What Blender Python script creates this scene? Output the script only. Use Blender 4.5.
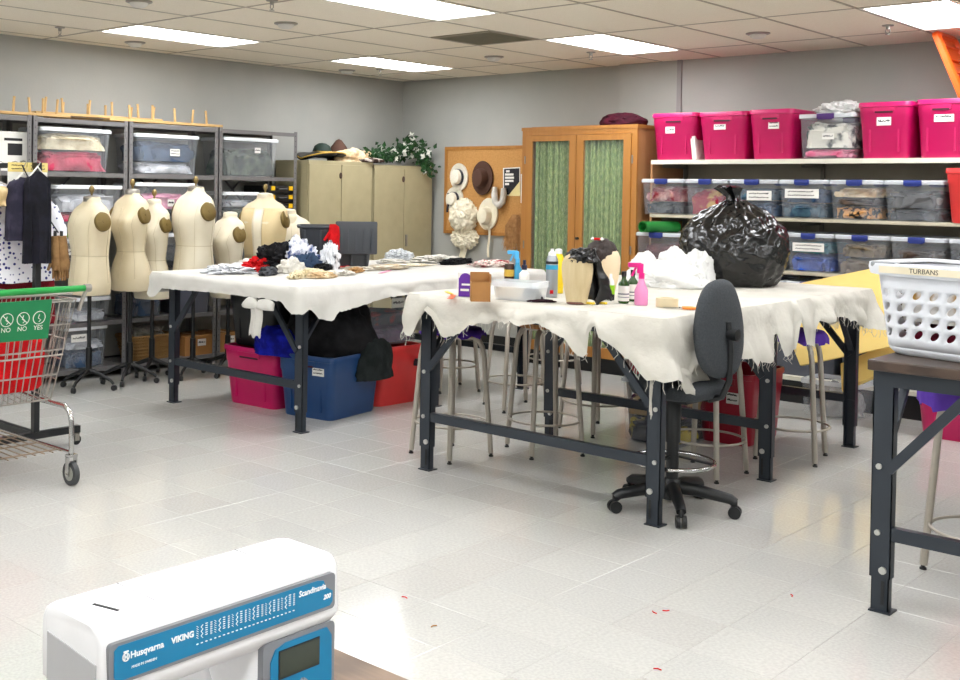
import bpy, bmesh, math, random
from mathutils import Vector, Matrix, Euler, noise
for o in list(bpy.data.objects): bpy.data.objects.remove(o)
SC = bpy.context.scene
COL = SC.collection
PI = math.pi
# ---------------------------------------------------------------- camera
FPX, YAW, PITCH, ROLL = 1121.53, -.7676, -.0186, .0153
CAM = Vector((8.2463, -4.7276, 1.5644)); PPX, PPY = 366.72, 209.83
_F = Vector((math.sin(YAW)*math.cos(PITCH), math.cos(YAW)*math.cos(PITCH), math.sin(PITCH)))
_R = Vector((math.cos(YAW), -math.sin(YAW), 0)); _U = _R.cross(_F)
CR = _R*math.cos(ROLL)+_U*math.sin(ROLL); CU = _U*math.cos(ROLL)-_R*math.sin(ROLL)
cd = bpy.data.cameras.new('camera'); cam = bpy.data.objects.new('camera', cd); COL.objects.link(cam)
cd.sensor_width = 36; cd.sensor_fit = 'HORIZONTAL'; cd.lens = FPX/960*36
cd.shift_x = (480-PPX)/960; cd.shift_y = -(340-PPY)/960; cd.clip_start = .05
cam.matrix_world = Matrix(((CR.x, CU.x, -_F.x, CAM.x), (CR.y, CU.y, -_F.y, CAM.y), (CR.z, CU.z, -_F.z, CAM.z), (0, 0, 0, 1)))
SC.camera = cam
def P(px, py, x=None, y=None, z=None):
    """photo pixel -> world point on the plane x=, y= or z="""
    d = _F+CR*((px-PPX)/FPX)+CU*((PPY-py)/FPX)
    if x is not None: t = (x-CAM.x)/d.x
    elif y is not None: t = (y-CAM.y)/d.y
    else: t = (z-CAM.z)/d.z
    return CAM+d*t
def ZAT(px, py, x, y):
    d = _F+CR*((px-PPX)/FPX)+CU*((PPY-py)/FPX)
    return CAM.z+d.z*math.hypot(x-CAM.x, y-CAM.y)/math.hypot(d.x, d.y)
# ---------------------------------------------------------------- light and exposure
W = bpy.data.worlds.new('world'); SC.world = W; W.use_nodes = True
W.node_tree.nodes['Background'].inputs[0].default_value = (.8, .85, .9, 1)
W.node_tree.nodes['Background'].inputs[1].default_value = .3
LAMP = 15.0
vs = SC.view_settings; vs.view_transform = 'Standard'; vs.look = 'None'; vs.exposure = 0.34; vs.gamma = 1; vs.use_curve_mapping = False
# ---------------------------------------------------------------- helpers
def lin(c):
    c = c/255
    return c/12.92 if c <= .04045 else ((c+.055)/1.055)**2.4
def rgb(c): return (lin(c[0]), lin(c[1]), lin(c[2]), 1)
MC = {}
def M(name, c, rough=.5, metal=0., c2=None, scale=8., kind='noise', bump=0., bscale=40., alpha=1., spec=.5, emit=0., coat=0., sheen=0., contrast=.5, stretch=None, bias=0.):
    """procedural material: colour c, optional second colour mixed by a texture, optional bump"""
    if name in MC: return MC[name]
    m = bpy.data.materials.new(name); m.use_nodes = True; nt = m.node_tree; b = nt.nodes['Principled BSDF']
    b.inputs['Base Color'].default_value = rgb(c); b.inputs['Roughness'].default_value = rough; b.inputs['Metallic'].default_value = metal
    b.inputs['Specular IOR Level'].default_value = spec; b.inputs['Alpha'].default_value = alpha; b.inputs['Coat Weight'].default_value = coat
    if sheen: b.inputs['Sheen Weight'].default_value = sheen
    if emit:
        b.inputs['Emission Color'].default_value = rgb(c); b.inputs['Emission Strength'].default_value = emit
    tc = nt.nodes.new('ShaderNodeTexCoord'); vec = tc.outputs['Object']
    if stretch:
        mp = nt.nodes.new('ShaderNodeMapping'); mp.inputs['Scale'].default_value = stretch; nt.links.new(vec, mp.inputs['Vector']); vec = mp.outputs[0]
    if c2 is None and rough > .12 and alpha == 1 and not emit:   # slight tonal wear
        c2 = tuple(max(0, v*.95-1) for v in c); contrast = .5
    if c2 is not None:
        if kind == 'voronoi':
            t = nt.nodes.new('ShaderNodeTexVoronoi'); out = t.outputs['Distance']
        elif kind == 'dots':
            t = nt.nodes.new('ShaderNodeTexVoronoi'); t.inputs['Randomness'].default_value = .6; out = t.outputs['Distance']
        elif kind == 'wave':
            t = nt.nodes.new('ShaderNodeTexWave'); t.inputs['Distortion'].default_value = 3.5; t.inputs['Detail'].default_value = 3; t.inputs['Detail Scale'].default_value = 1.5; out = t.outputs['Fac']
        elif kind == 'check':
            t = nt.nodes.new('ShaderNodeTexChecker'); out = t.outputs['Fac']
        else:
            t = nt.nodes.new('ShaderNodeTexNoise'); t.inputs['Detail'].default_value = 5; out = t.outputs['Fac']
        t.inputs['Scale'].default_value = scale; nt.links.new(vec, t.inputs['Vector'])
        r = nt.nodes.new('ShaderNodeValToRGB')
        if kind == 'dots': p0, p1 = .27, .33
        else: p0, p1 = .5+bias-contrast/2, .5+bias+contrast/2
        r.color_ramp.elements[0].position = p0; r.color_ramp.elements[1].position = p1
        r.color_ramp.elements[0].color = rgb(c2 if kind == 'dots' else c); r.color_ramp.elements[1].color = rgb(c if kind == 'dots' else c2)
        nt.links.new(out, r.inputs[0]); nt.links.new(r.outputs[0], b.inputs['Base Color'])
    if bump:
        n = nt.nodes.new('ShaderNodeTexNoise'); n.inputs['Scale'].default_value = bscale; n.inputs['Detail'].default_value = 4; nt.links.new(vec, n.inputs['Vector'])
        bp = nt.nodes.new('ShaderNodeBump'); bp.inputs['Strength'].default_value = bump; bp.inputs['Distance'].default_value = .02
        nt.links.new(n.outputs['Fac'], bp.inputs['Height']); nt.links.new(bp.outputs[0], b.inputs['Normal'])
    MC[name] = m
    return m
class G:
    """collects shapes into one mesh"""
    def __init__(s): s.v = []; s.f = []
    def add(s, v, f):
        n = len(s.v); s.v += [tuple(q) for q in v]; s.f += [tuple(i+n for i in q) for q in f]; return s
    def box(s, x0, x1, y0, y1, z0, z1):
        return s.add([(x0, y0, z0), (x1, y0, z0), (x1, y1, z0), (x0, y1, z0), (x0, y0, z1), (x1, y0, z1), (x1, y1, z1), (x0, y1, z1)],
                     [(0, 3, 2, 1), (4, 5, 6, 7), (0, 1, 5, 4), (1, 2, 6, 5), (2, 3, 7, 6), (3, 0, 4, 7)])
    def cbox(s, c, d, b=0.):
        """centred box, with bevelled edges if b"""
        if not b: return s.box(c[0]-d[0]/2, c[0]+d[0]/2, c[1]-d[1]/2, c[1]+d[1]/2, c[2]-d[2]/2, c[2]+d[2]/2)
        bm = bmesh.new(); bmesh.ops.create_cube(bm, size=1, matrix=Matrix.Translation(c) @ Matrix.Diagonal((*d, 1)))
        bmesh.ops.bevel(bm, geom=bm.edges[:], offset=b, segments=2, affect='EDGES', profile=.6)
        bm.verts.index_update(); s.add([v.co[:] for v in bm.verts], [[v.index for v in f.verts] for f in bm.faces]); bm.free(); return s
    def bar(s, p, q, w, h, up=(0, 0, 1)):
        p = Vector(p); q = Vector(q); d = (q-p).normalized(); u = Vector(up)
        if abs(d.dot(u)) > .97: u = Vector((1, 0, 0))
        a = d.cross(u).normalized(); b = a.cross(d)
        v = [e+a*(i*w/2)+b*(j*h/2) for e in (p, q) for i, j in ((-1, -1), (1, -1), (1, 1), (-1, 1))]
        return s.add(v, [(0, 1, 2, 3), (7, 6, 5, 4), (0, 4, 5, 1), (1, 5, 6, 2), (2, 6, 7, 3), (3, 7, 4, 0)])
    def tube(s, pts, r, n=8, closed=False):
        pts = [Vector(p) for p in pts]; k = len(pts); rs = r if isinstance(r, (list, tuple)) else [r]*k
        rings = []; a = None
        for i, p in enumerate(pts):
            if closed: d = pts[(i+1) % k]-pts[i-1]
            else: d = pts[min(i+1, k-1)]-pts[max(i-1, 0)]
            d = d.normalized() if d.length > 1e-9 else Vector((0, 0, 1))
            if a is None: a = d.orthogonal().normalized()
            else:
                a = a-d*a.dot(d); a = a.normalized() if a.length > 1e-6 else d.orthogonal().normalized()
            b = d.cross(a)
            rings.append([p+(a*math.cos(2*PI*j/n)+b*math.sin(2*PI*j/n))*rs[i] for j in range(n)])
        return s.loft(rings, not closed, not closed, closed)
    def loft(s, rings, cap0=True, cap1=True, loop=False):
        n = len(rings[0]); k = len(rings); f = []
        for i in range(k if loop else k-1):
            for j in range(n):
                f.append((i*n+j, i*n+(j+1) % n, ((i+1) % k)*n+(j+1) % n, ((i+1) % k)*n+j))
        if cap0: f.append(tuple(range(n))[::-1])
        if cap1: f.append(tuple((k-1)*n+j for j in range(n)))
        return s.add([q for r in rings for q in r], f)
    def lathe(s, prof, n=20, c=(0, 0, 0), sx=1., sy=1., cap=True):
        return s.loft([[(c[0]+r*sx*math.cos(2*PI*j/n), c[1]+r*sy*math.sin(2*PI*j/n), c[2]+z) for j in range(n)] for r, z in prof], cap, cap)
    def cyl(s, p, q, r, n=12): return s.tube([p, q], r, n)
    def prism(s, poly, z0, z1):
        return s.loft([[(x, y, z0) for x, y in poly], [(x, y, z1) for x, y in poly]])
    def sheet(s, fn, nu, nv):
        v = [fn(i/(nu), j/(nv)) for i in range(nu+1) for j in range(nv+1)]
        return s.add(v, [(i*(nv+1)+j, (i+1)*(nv+1)+j, (i+1)*(nv+1)+j+1, i*(nv+1)+j+1) for i in range(nu) for j in range(nv)])
    def xf(s, m):
        s.v = [tuple(m @ Vector(q)) for q in s.v]; return s
def rr(w, d, r, z, n=3, cx=0., cy=0.):
    o = []
    for k, (sx, sy) in enumerate(((1, 1), (-1, 1), (-1, -1), (1, -1))):
        for i in range(n+1):
            t = (k+i/n)*PI/2
            o.append((cx+sx*(w/2-r)+r*math.cos(t), cy+sy*(d/2-r)+r*math.sin(t), z))
    return o
def obj(name, g, mat, parent=None, smooth=None, solid=0., merge=0.):
    me = bpy.data.meshes.new(name); me.from_pydata(g.v, [], g.f); me.update()
    bm = bmesh.new(); bm.from_mesh(me)
    if merge: bmesh.ops.remove_doubles(bm, verts=bm.verts[:], dist=merge)
    bmesh.ops.recalc_face_normals(bm, faces=bm.faces[:]); bm.to_mesh(me); bm.free()
    me.materials.append(mat)
    if smooth:
        me.polygons.foreach_set('use_smooth', [True]*len(me.polygons))
        if smooth < 180: me.set_sharp_from_angle(angle=math.radians(smooth))
    o = bpy.data.objects.new(name, me); COL.objects.link(o); o.parent = parent
    if solid:
        md = o.modifiers.new('thick', 'SOLIDIFY'); md.thickness = solid; md.offset = 0
    return o
def tag(o, label, cat, group=None):
    o['label'] = label; o['category'] = cat
    if group: o['group'] = group
    return o
def thing(name, label, cat, loc=(0, 0, 0), rz=0., group=None):
    o = bpy.data.objects.new(name, None); COL.objects.link(o); o.location = loc; o.rotation_euler = (0, 0, rz); o.empty_display_size = .1
    return tag(o, label, cat, group)
def struct(name, g, mat, smooth=None):
    o = obj(name, g, mat, None, smooth); o['kind'] = 'structure'; return o
def put(o, loc, rz=0.):
    o.location = loc; o.rotation_euler = (0, 0, rz); return o
def dup(root, loc, rz, label, group=None):
    def cp(o, par):
        c = o.copy(); COL.objects.link(c); c.parent = par
        for ch in o.children: cp(ch, c)
        return c
    r = cp(root, None); r.location = loc; r.rotation_euler = (0, 0, rz); r['label'] = label
    if group: r['group'] = group
    return r
def text_mesh(s, size, mat, parent, mtx, name='lettering', align='LEFT', shear=0., ext=.0004, sx=1., off=0.):
    c = bpy.data.curves.new('t', 'FONT'); c.body = s; c.size = size; c.align_x = align; c.align_y = 'CENTER'; c.shear = shear; c.extrude = ext; c.resolution_u = 3; c.offset = off
    t = bpy.data.objects.new('t', c); COL.objects.link(t); bpy.context.view_layer.update()
    me = bpy.data.meshes.new_from_object(t.evaluated_get(bpy.context.evaluated_depsgraph_get())); bpy.data.objects.remove(t)
    me.transform(mtx @ Matrix.Diagonal((sx, 1, 1, 1))); me.materials.clear(); me.materials.append(mat)
    o = bpy.data.objects.new(name, me); COL.objects.link(o); o.parent = parent
    return o
def frame(origin, right, up):
    r = Vector(right).normalized(); n = r.cross(Vector(up)).normalized(); u = n.cross(r)
    return Matrix(((r.x, u.x, n.x, origin[0]), (r.y, u.y, n.y, origin[1]), (r.z, u.z, n.z, origin[2]), (0, 0, 0, 1)))
def heap(rx, ry, rz, seed=0, amp=.25, freq=3., sub=4, flat=.0, folds=.5, boxy=1., ctr=(0, 0, 0), ridge=True):
    """crumpled cloth lump, flat bottom at z=0, overall about 2rx x 2ry x rz"""
    bm = bmesh.new(); bmesh.ops.create_icosphere(bm, subdivisions=sub, radius=1); off = Vector((seed*7.31, seed*3.17, seed*1.93))
    vs_ = []
    for v in bm.verts:
        p = v.co.copy()
        if boxy != 1.: p = Vector([math.copysign(abs(t)**boxy, t) for t in p])
        n1 = noise.noise(v.co*freq*.5+off); n2 = noise.noise(v.co*freq+off*2)
        rd = 1-abs(noise.noise(v.co*freq*1.3+off*3))*2
        k = 1+amp*(n1*.8+(n2*.3 if not ridge else 0)+rd*folds*.5)
        z = p.z*k
        z = (z+.35)/1.35 if z > -.35 else (z+.35)*.03
        vs_.append((ctr[0]+p.x*k*rx, ctr[1]+p.y*k*ry, ctr[2]+max(0, z)*rz))
    g = G().add(vs_, [[v.index for v in f.verts] for f in bm.faces]); bm.free(); return g
def rag(name, label, cat, mat, loc, r, seed, rz=0., amp=.35, freq=3., folds=.7, group=None, sub=4, boxy=1.):
    o = obj(name, heap(r[0], r[1], r[2], seed, amp, freq, sub, folds=folds, boxy=boxy), mat, None, 60); put(o, loc, rz); return tag(o, label, cat, group)
# ================================================================ the room
RX, RY0, RY1, CH = 11.0, -7.6, 4.36, 2.74
m_wall = M('wall_paint', (172, 172, 166), .75, bump=.06, bscale=60, c2=(164, 165, 160), scale=3, contrast=.5)
m_tileA = M('vinyl_tile', (194, 193, 188), .12, c2=(181, 180, 176), scale=90, contrast=.35, spec=.5)
m_tileB = M('vinyl_tile_pale', (196, 195, 190), .13, c2=(184, 183, 178), scale=70, contrast=.35, spec=.5)
m_tileC = M('vinyl_tile_warm', (193, 191, 186), .115, c2=(180, 178, 173), scale=80, contrast=.35, spec=.5)
m_grout = M('tile_joint', (168, 165, 157), .5)
m_ceil = M('ceiling_tile', (241, 233, 217), .9, c2=(231, 222, 204), scale=160, contrast=.3, bump=.25, bscale=150)
m_grid = M('ceiling_grid', (176, 166, 150), .6)  # bars greyed so their colour carries the shadow line between panels
m_black = M('black_rubber', (22, 22, 23), .5)
fl = struct('floor', G().box(-.1, RX+.1, RY0-.1, RY1+.15, -.1, -.0012), m_grout)
T = .3048
def tile_mesh(name, mat, rnd):
    g = G(); a = T/2-.0007; b = a-.0012
    g.loft([[(x*a, y*a, -.004) for x, y in ((-1, -1), (1, -1), (1, 1), (-1, 1))], [(x*a, y*a, -.0007) for x, y in ((-1, -1), (1, -1), (1, 1), (-1, 1))], [(x*b, y*b, 0) for x, y in ((-1, -1), (1, -1), (1, 1), (-1, 1))]], False, True)
    o = obj('tile', g, mat); me = o.data; bpy.data.objects.remove(o); return me
tms = [tile_mesh('tile', m, i) for i, m in enumerate((m_tileA, m_tileB, m_tileC))]
rnd = random.Random(4)
cells = []
nx = int(RX/T)+1; ny = int((RY1-RY0)/T)+2
for i in range(nx):
    for j in range(ny):
        x = (i+.5)*T; y = RY0+(j+.5)*T
        if x > RX or y > RY1: continue
        d = Vector((x, y, 0))-CAM; dep = d.dot(_F); u = PPX+FPX*d.dot(CR)/max(dep, .01); w = PPY-FPX*d.dot(CU)/max(dep, .01)
        vis = dep > .5 and -40 < u < 1000 and w < 720
        cells.append((0 if vis else 1, dep, x, y))
cells.sort()
rest = G()
for k, (vz, dep, x, y) in enumerate(cells):
    if k < 300:
        o = bpy.data.objects.new('tile', tms[rnd.choice((0, 0, 1, 2))]); COL.objects.link(o); o.parent = fl; o.location = (x, y, 0)
    else:
        a = T/2-.0007; rest.add([(x-a, y-a, 0), (x+a, y-a, 0), (x+a, y+a, 0), (x-a, y+a, 0)], [(0, 1, 2, 3)])
o = obj('tile_field', rest, m_tileA, fl); o['kind'] = 'stuff'
# walls
struct('wall_left', G().box(-.12, 0, RY0-.12, RY1+.15, 0, CH+.15), m_wall)
XS = P(620, 70, y=4.30).x
wb = struct('wall_back', G().box(0, XS, RY1, RY1+.14, 0, CH+.15).box(XS, RX, RY1-.07, RY1+.14, 0, CH+.15), m_wall)
struct('wall_right', G().box(RX, RX+.12, RY0-.12, RY1+.15, 0, CH+.15), m_wall)
struct('wall_front', G().box(-.12, RX+.12, RY0-.12, RY0, 0, CH+.15), m_wall)
YB = RY1-.07
xt = P(680, 90, y=YB).x
struct('trim_1', G().box(xt-.02, xt+.02, YB-.022, YB, 1.9, CH), M('trim_paint', (150, 146, 146), .6))
struct('baseboard_back', G().box(0, XS, RY1-.012, RY1, 0, .1).box(XS, RX, YB-.012, YB, 0, .1), m_black)
struct('baseboard_left', G().box(0, .012, RY0, RY1, 0, .1), m_black)
# ceiling: grid of 2 x 4 ft lay-in panels
def AX(a): return .17+.6096*(a-.087*((a-1)//4+((a-1) % 4 > 0) if a >= 1 else 0))
def BY(b): return 1.2192*b
ce = struct('ceiling', G().box(-.1, RX+.1, RY0-.1, RY1+.14, CH+.06, CH+.15), m_ceil)
axs = [0.]+[AX(a) for a in range(0, 18)]; axs = [a for a in axs if a < RX-.1]+[RX]
bys = [RY0]+[BY(b) for b in range(-6, 4)]+[RY1]
lights = {(AX(a), BY(b)) for a in (1, 5, 9, 13, 17) for b in (-6, -4, -2, 0, 2)}
def near(x, y): return any(abs(x-p)+abs(y-q) < .02 for p, q in lights)
tcache = {}
VENT = None
for i in range(len(axs)-1):
    for j in range(len(bys)-1):
        x0, x1, y0, y1 = axs[i], axs[i+1], bys[j], bys[j+1]
        if near(x0, y0) or x1-x0 < .05: continue
        if abs(x0-AX(4)) < .02 and abs(y0-BY(1)) < .02:
            VENT = (x0, x1, y0+.6096, y1); y1 = y0+.6096
        key = (round(x1-x0, 3), round(y1-y0, 3))
        if key not in tcache:
            w, d = key; g = G(); a = w/2-.012; b = d/2-.012
            g.loft([[(-a, -b, .004), (a, -b, .004), (a, b, .004), (-a, b, .004)], [(-a+.006, -b+.006, -.002), (a-.006, -b+.006, -.002), (a-.006, b-.006, -.002), (-a+.006, b-.006, -.002)]], False, True)
            g.box(-w/2, w/2, -d/2, d/2, .004, .016)
            o = obj('ceiling_tile', g, m_ceil); tcache[key] = o.data; bpy.data.objects.remove(o)
        o = bpy.data.objects.new('ceiling_tile', tcache[key]); COL.objects.link(o); o.parent = ce; o.location = ((x0+x1)/2, (y0+y1)/2, CH+.001)
for x in axs[1:-1]:
    obj('grid_bar', G().box(x-.008, x+.008, RY0, RY1, CH-.002, CH+.03), m_grid, ce)
for y in bys[1:-1]:
    obj('grid_bar', G().box(0, RX, y-.008, y+.008, CH-.0022, CH+.03), m_grid, ce)
# recessed fluorescent troffers
m_lens = M('lamp_lens', (249, 251, 254), .4, emit=LAMP)
m_frame = M('lamp_frame', (225, 222, 214), .4)
def troffer(x0, x1, y0, y1, label):
    cx, cy = (x0+x1)/2, (y0+y1)/2; w, d = x1-x0, y1-y0
    t = thing('ceiling_light', label, 'ceiling light', (cx, cy, CH), 0, 'recessed ceiling lights')
    g = G(); a, b = w/2-.012, d/2-.012; c, e = a-.02, b-.02
    def ring(p, q, z): return [(-p, -q, z), (p, -q, z), (p, q, z), (-p, q, z)]
    g.loft([ring(a, b, .005), ring(a, b, -.005), ring(c, e, -.005), ring(c, e, .02)], False, False)
    obj('frame', g, m_frame, t)
    obj('diffuser', G().box(-c, c, -e, e, .008, .012), m_lens, t)
    obj('lamp_divider', G().box(-c, c, -.004, .004, .002, .008), m_frame, t) if False else None
    return t
LBL = {(1, 0): 'lit ceiling panel light above the wooden peg rails', (1, 2): 'lit ceiling panel light nearest the far corner of the room', (5, 0): 'lit ceiling panel light cut by the top of the picture',
       (5, 2): 'lit ceiling panel light nearest the wooden curtained cabinet', (9, 2): 'lit ceiling panel light above the orange lid at right'}
for a in (1, 5, 9, 13, 17):
    for b in (-6, -4, -2, 0, 2):
        if AX(a)+.6 > RX: continue
        troffer(AX(a), AX(a+1), BY(b), BY(b+1), LBL.get((a, b), 'lit ceiling panel light of the row running on behind the viewer'))
if VENT:
    x0, x1, y0, y1 = VENT; t = thing('ceiling_vent', 'square dark beige air vent in the ceiling grid', 'vent', ((x0+x1)/2, (y0+y1)/2, CH))
    mv = M('vent_metal', (146, 138, 118), .5); a, b = (x1-x0)/2-.012, (y1-y0)/2-.012
    def ring(p, q, z): return [(-p, -q, z), (p, -q, z), (p, q, z), (-p, q, z)]
    obj('vent_frame', G().loft([ring(a, b, .004), ring(a, b, -.004), ring(a-.03, b-.03, -.004), ring(a-.03, b-.03, .01)], False, False), mv, t)
    obj('vent_back', G().box(-a+.02, a-.02, -b+.02, b-.02, .03, .034), m_black, t)
    for k in range(12):
        y = -b+.05+k*(2*b-.1)/11
        obj('slat', G().bar((-a+.03, y, .008), (a-.03, y, .008), .004, .03, (0, .5, .8)), mv, t)
m_steel = M('brushed_steel', (160, 156, 148), .35, .8)
def dome(px, py, label):
    p = P(px, py, z=CH); t = thing('ceiling_detector', label, 'detector', (p.x, p.y, CH), 0, 'round ceiling detectors')
    obj('ring', G().lathe([(.085, 0), (.085, -.008), (.07, -.014), (.06, -.014)], 20), m_steel, t, 40)
    obj('dome_cap', G().lathe([(.06, -.012), (.055, -.028), (.035, -.04), (.001, -.044)], 20), m_frame, t, 60)
for q, l in (((135, 42), 'round ceiling dome just in front of the leftmost light'), ((286, 23), 'round ceiling dome between the leftmost light and the top light'), ((347, 70), 'round ceiling dome in front of the light nearest the corner'),
             ((494, 56.5), 'round ceiling dome just below the square air vent'), ((758, 33), 'round ceiling dome above the pink totes'), ((139, 1), 'round ceiling dome at the top left edge of the picture')): dome(*q, l)
def sprinkler(px, py, label):
    p = P(px, py, z=CH); t = thing('sprinkler_head', label, 'sprinkler', (p.x, p.y, CH), 0, 'sprinkler heads')
    obj('escutcheon', G().lathe([(.04, 0), (.036, -.008), (.014, -.01), (.012, -.03)], 14), m_steel, t, 50)
    obj('arms', G().tube([(-.012, 0, -.028), (-.016, 0, -.045), (0, 0, -.062), (.016, 0, -.045), (.012, 0, -.028)], .003, 6), m_steel, t)
    obj('deflector', G().lathe([(.016, -.062), (.016, -.065)], 12), m_steel, t)
for q, l in (((60, 27), 'sprinkler head in front of the leftmost ceiling light'), ((380, 69), 'sprinkler head beside the light nearest the corner'), ((591, 52), 'sprinkler head below the light near the wooden cabinet'),
             ((888, 25), 'sprinkler head beside the rightmost ceiling light'), ((272, 0), 'sprinkler head at the top edge left of centre')): sprinkler(*q, l)
def hsh(s): return sum((i+3)*ord(c) for i, c in enumerate(s))
ORD = ('first', 'second', 'third', 'fourth', 'fifth', 'sixth', 'seventh')
# ================================================================ storage along the walls
m_pink = M('pink_plastic', (196, 12, 92), .35)
m_pinkd = M('pink_rim', (205, 22, 104), .35)
m_coral = M('coral_plastic', (226, 58, 58), .35)
m_blue = M('navy_plastic', (24, 66, 118), .35)
m_blk = M('black_plastic', (20, 22, 24), .4)
m_crim = M('crimson_plastic', (160, 14, 44), .35)
m_card = M('paper_card', (238, 236, 230), .7)
m_ink = M('dark_ink', (30, 30, 34), .7)
m_clear = M('clear_plastic', (224, 230, 238), .22, alpha=.15, spec=.6)
m_lid = M('clear_lid', (235, 240, 246), .25, alpha=.6)
m_latch = M('blue_latch', (34, 52, 130), .35)
m_purp = M('purple_latch', (70, 30, 110), .35)
m_gpost = M('grey_steel', (122, 120, 120), .45, .2)
m_beige = M('beige_steel', (176, 166, 132), .45)
m_shelfw = M('shelf_white', (226, 222, 206), .4)
m_backp = M('shelf_back', (158, 150, 132), .6)
m_oak = M('oak_wood', (180, 126, 62), .4, c2=(164, 108, 48), scale=9, stretch=(3, 3, .15), contrast=.6, bump=.03)
m_oaks = M('side_panel_wood', (176, 128, 84), .5, c2=(164, 116, 74), scale=9, stretch=(3, 3, .15), contrast=.6)
m_pine = M('pine_wood', (212, 176, 118), .5, c2=(196, 156, 98), scale=8, stretch=(3, .2, 3), contrast=.6)
def scribble(parent, w, h, org, right, up, seed, lines=2, mat=None):
    """a few dark strokes of handwriting too small to read"""
    r = random.Random(seed); g = G(); R_ = Vector(right); U_ = Vector(up); N_ = R_.cross(U_); o = Vector(org)
    for l in range(lines):
        v = h*(.5-(l+.5)/lines)*.8; u = -w*.4
        while u < w*.36:
            du = w*r.uniform(.04, .1); a = o+R_*u+U_*(v-h*.1/lines*r.random()); b = o+R_*(u+du*.7)+U_*(v+h*.22/lines*r.random())
            g.bar(a+N_*.0006, b+N_*.0006, .0006, h*.09, up); u += du
    obj('handwriting', g, mat or m_ink, parent)
def card(t, w, h, x, y, z, seed, lines=1, mat=None):
    c = obj('card_label', G().box(x-w/2, x+w/2, y-.0015, y, z-h/2, z+h/2), mat or m_card, t)
    scribble(c, w, h, (x, y-.002, z), (1, 0, 0), (0, 0, 1), seed, lines); return c
def tote(label, w, d, h, mat, loc, rz=0., crd=None, group=None, rimm=None, name='storage_tote', tp=.84):
    t = thing(name, label, 'tote', loc, rz, group); b = .012
    g = G(); n = 4
    def R(k, z, e=0.): return rr(w*k-e, d*(1-(1-k)*.8)-e, .05, z, n)
    k1 = tp+(1-.035-tp)*.75
    g.loft([R(tp-.02, 0), R(tp, .012), R(k1, h*.72), R(k1+.02, h*.74), R(.965, h-.035), R(.965, h-.006), R(.965, h-.006, .014), R(tp, .02, .014)])
    body = obj('body', g, mat, t, 35)
    obj('rim', G().loft([R(.967, h-.036), R(1., h-.034), R(1., h-.008), R(.985, h), R(.93, h), R(.93, h-.012)], False, False), rimm or mat, t, 40)
    for s in (-1, 1):
        yy = s*(d*.483); gg = G()
        gg.box(-w*.2, w*.2, min(yy, yy+s*.007), max(yy, yy+s*.007), h-.07, h-.036)
        hd = obj('handle', gg, mat, t)
        obj('grip_shadow', G().box(-w*.16, w*.16, min(yy-s*.004, yy+s*.0085), max(yy-s*.004, yy+s*.0085), h-.078, h-.066), M('grip_shadow_tone', (60, 5, 30) if mat == m_pink else (25, 25, 30), .6), hd)  # dark strip below the handle, rim shadow put into its colour
    # shallow panels pressed into the ends
    for s in (-1, 1):
        for sx in (-1, 1):
            x = sx*w*.26; k = (tp+k1)/2; yy = s*d*(1-(1-tp-.02)*.8)/2
            obj('end_rib', G().box(x-.006, x+.006, min(yy, yy+s*.01), max(yy, yy+s*.01), .05, h*.62), mat, t)
    if crd:
        cw, ch, cx, cz, ln = crd; ky = tp+(.965-tp)*cz/h
        card(t, cw, ch, cx, -d*(1-(1-ky)*.8)/2-.004, cz, hsh(label) % 997, ln)
    return t
def clearbin(label, w, d, h, loc, rz=0., latch=None, crd=None, group=None, name='clear_bin', body=None, lidm=None, lid=True, tp=.88):
    t = thing(name, label, 'bin', loc, rz, group); n = 3
    def R(k, z, e=0.): return rr(w*k-e, d*(1-(1-k)*.7)-e, .035, z, n)
    obj('body', G().loft([R(tp, 0), R(.955, h-.04), R(.955, h-.012)], True, False), body or m_clear, t, 40)
    if lid:
        L = obj('lid', G().loft([R(.98, h-.03), R(1., h-.03), R(1., h-.008), R(.96, h), R(.9, h-.004), R(.88, h-.012)], False, True), lidm or m_lid, t, 40)
    else:
        obj('rim', G().loft([R(.955, h-.03), R(1., h-.03), R(1., h), R(.95, h)], False, False), lidm or m_lid, t, 40)
    if latch:
        for s in (-1, 1):
            y = s*d/2; g = G().cbox((0, y+s*.004, h-.018), (w*.3, .022, .04), .006).cbox((0, y+s*.008, h-.034), (w*.24, .014, .02), .004)
            obj('latch', g, latch, t, 40)
    if crd:
        cw, ch, cx, cz, ln = crd; card(t, cw, ch, cx, -d/2*(.97)-.004+.0, cz, hsh(label) % 997, ln)
    return t
def fab(name, c, c2=None, scale=12, kind='noise', contrast=.2, bias=None):
    return M('fabric_'+name, c, .85, c2=c2, scale=scale, kind=kind, contrast=contrast, bump=.5, bscale=16, spec=.2, bias=(.08 if contrast < .19 or contrast == .25 else 0.) if bias is None else bias)
def fill(loc, rz, w, d, h, items, where):
    """folded cloth inside a bin: items = [(colour words, material, height share)], bottom up"""
    z = loc[2]+.012; r_ = random.Random(hsh(where) % 9999)
    for k, (words, m, share) in enumerate(items):
        hh = (h-.05)*share
        g = heap(w*.385, d*.42, hh*1.0, r_.random()*50, .26, 5.0, 4, folds=1.1, boxy=.45)
        mz = max(v[2] for v in g.v); g.v = [(v[0], v[1], v[2]*hh*.97/mz) for v in g.v]
        o = obj('folded_fabric', g, m, None, 50); put(o, (loc[0], loc[1], z), rz); tag(o, words+' '+where, 'fabric')
        z += hh
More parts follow.
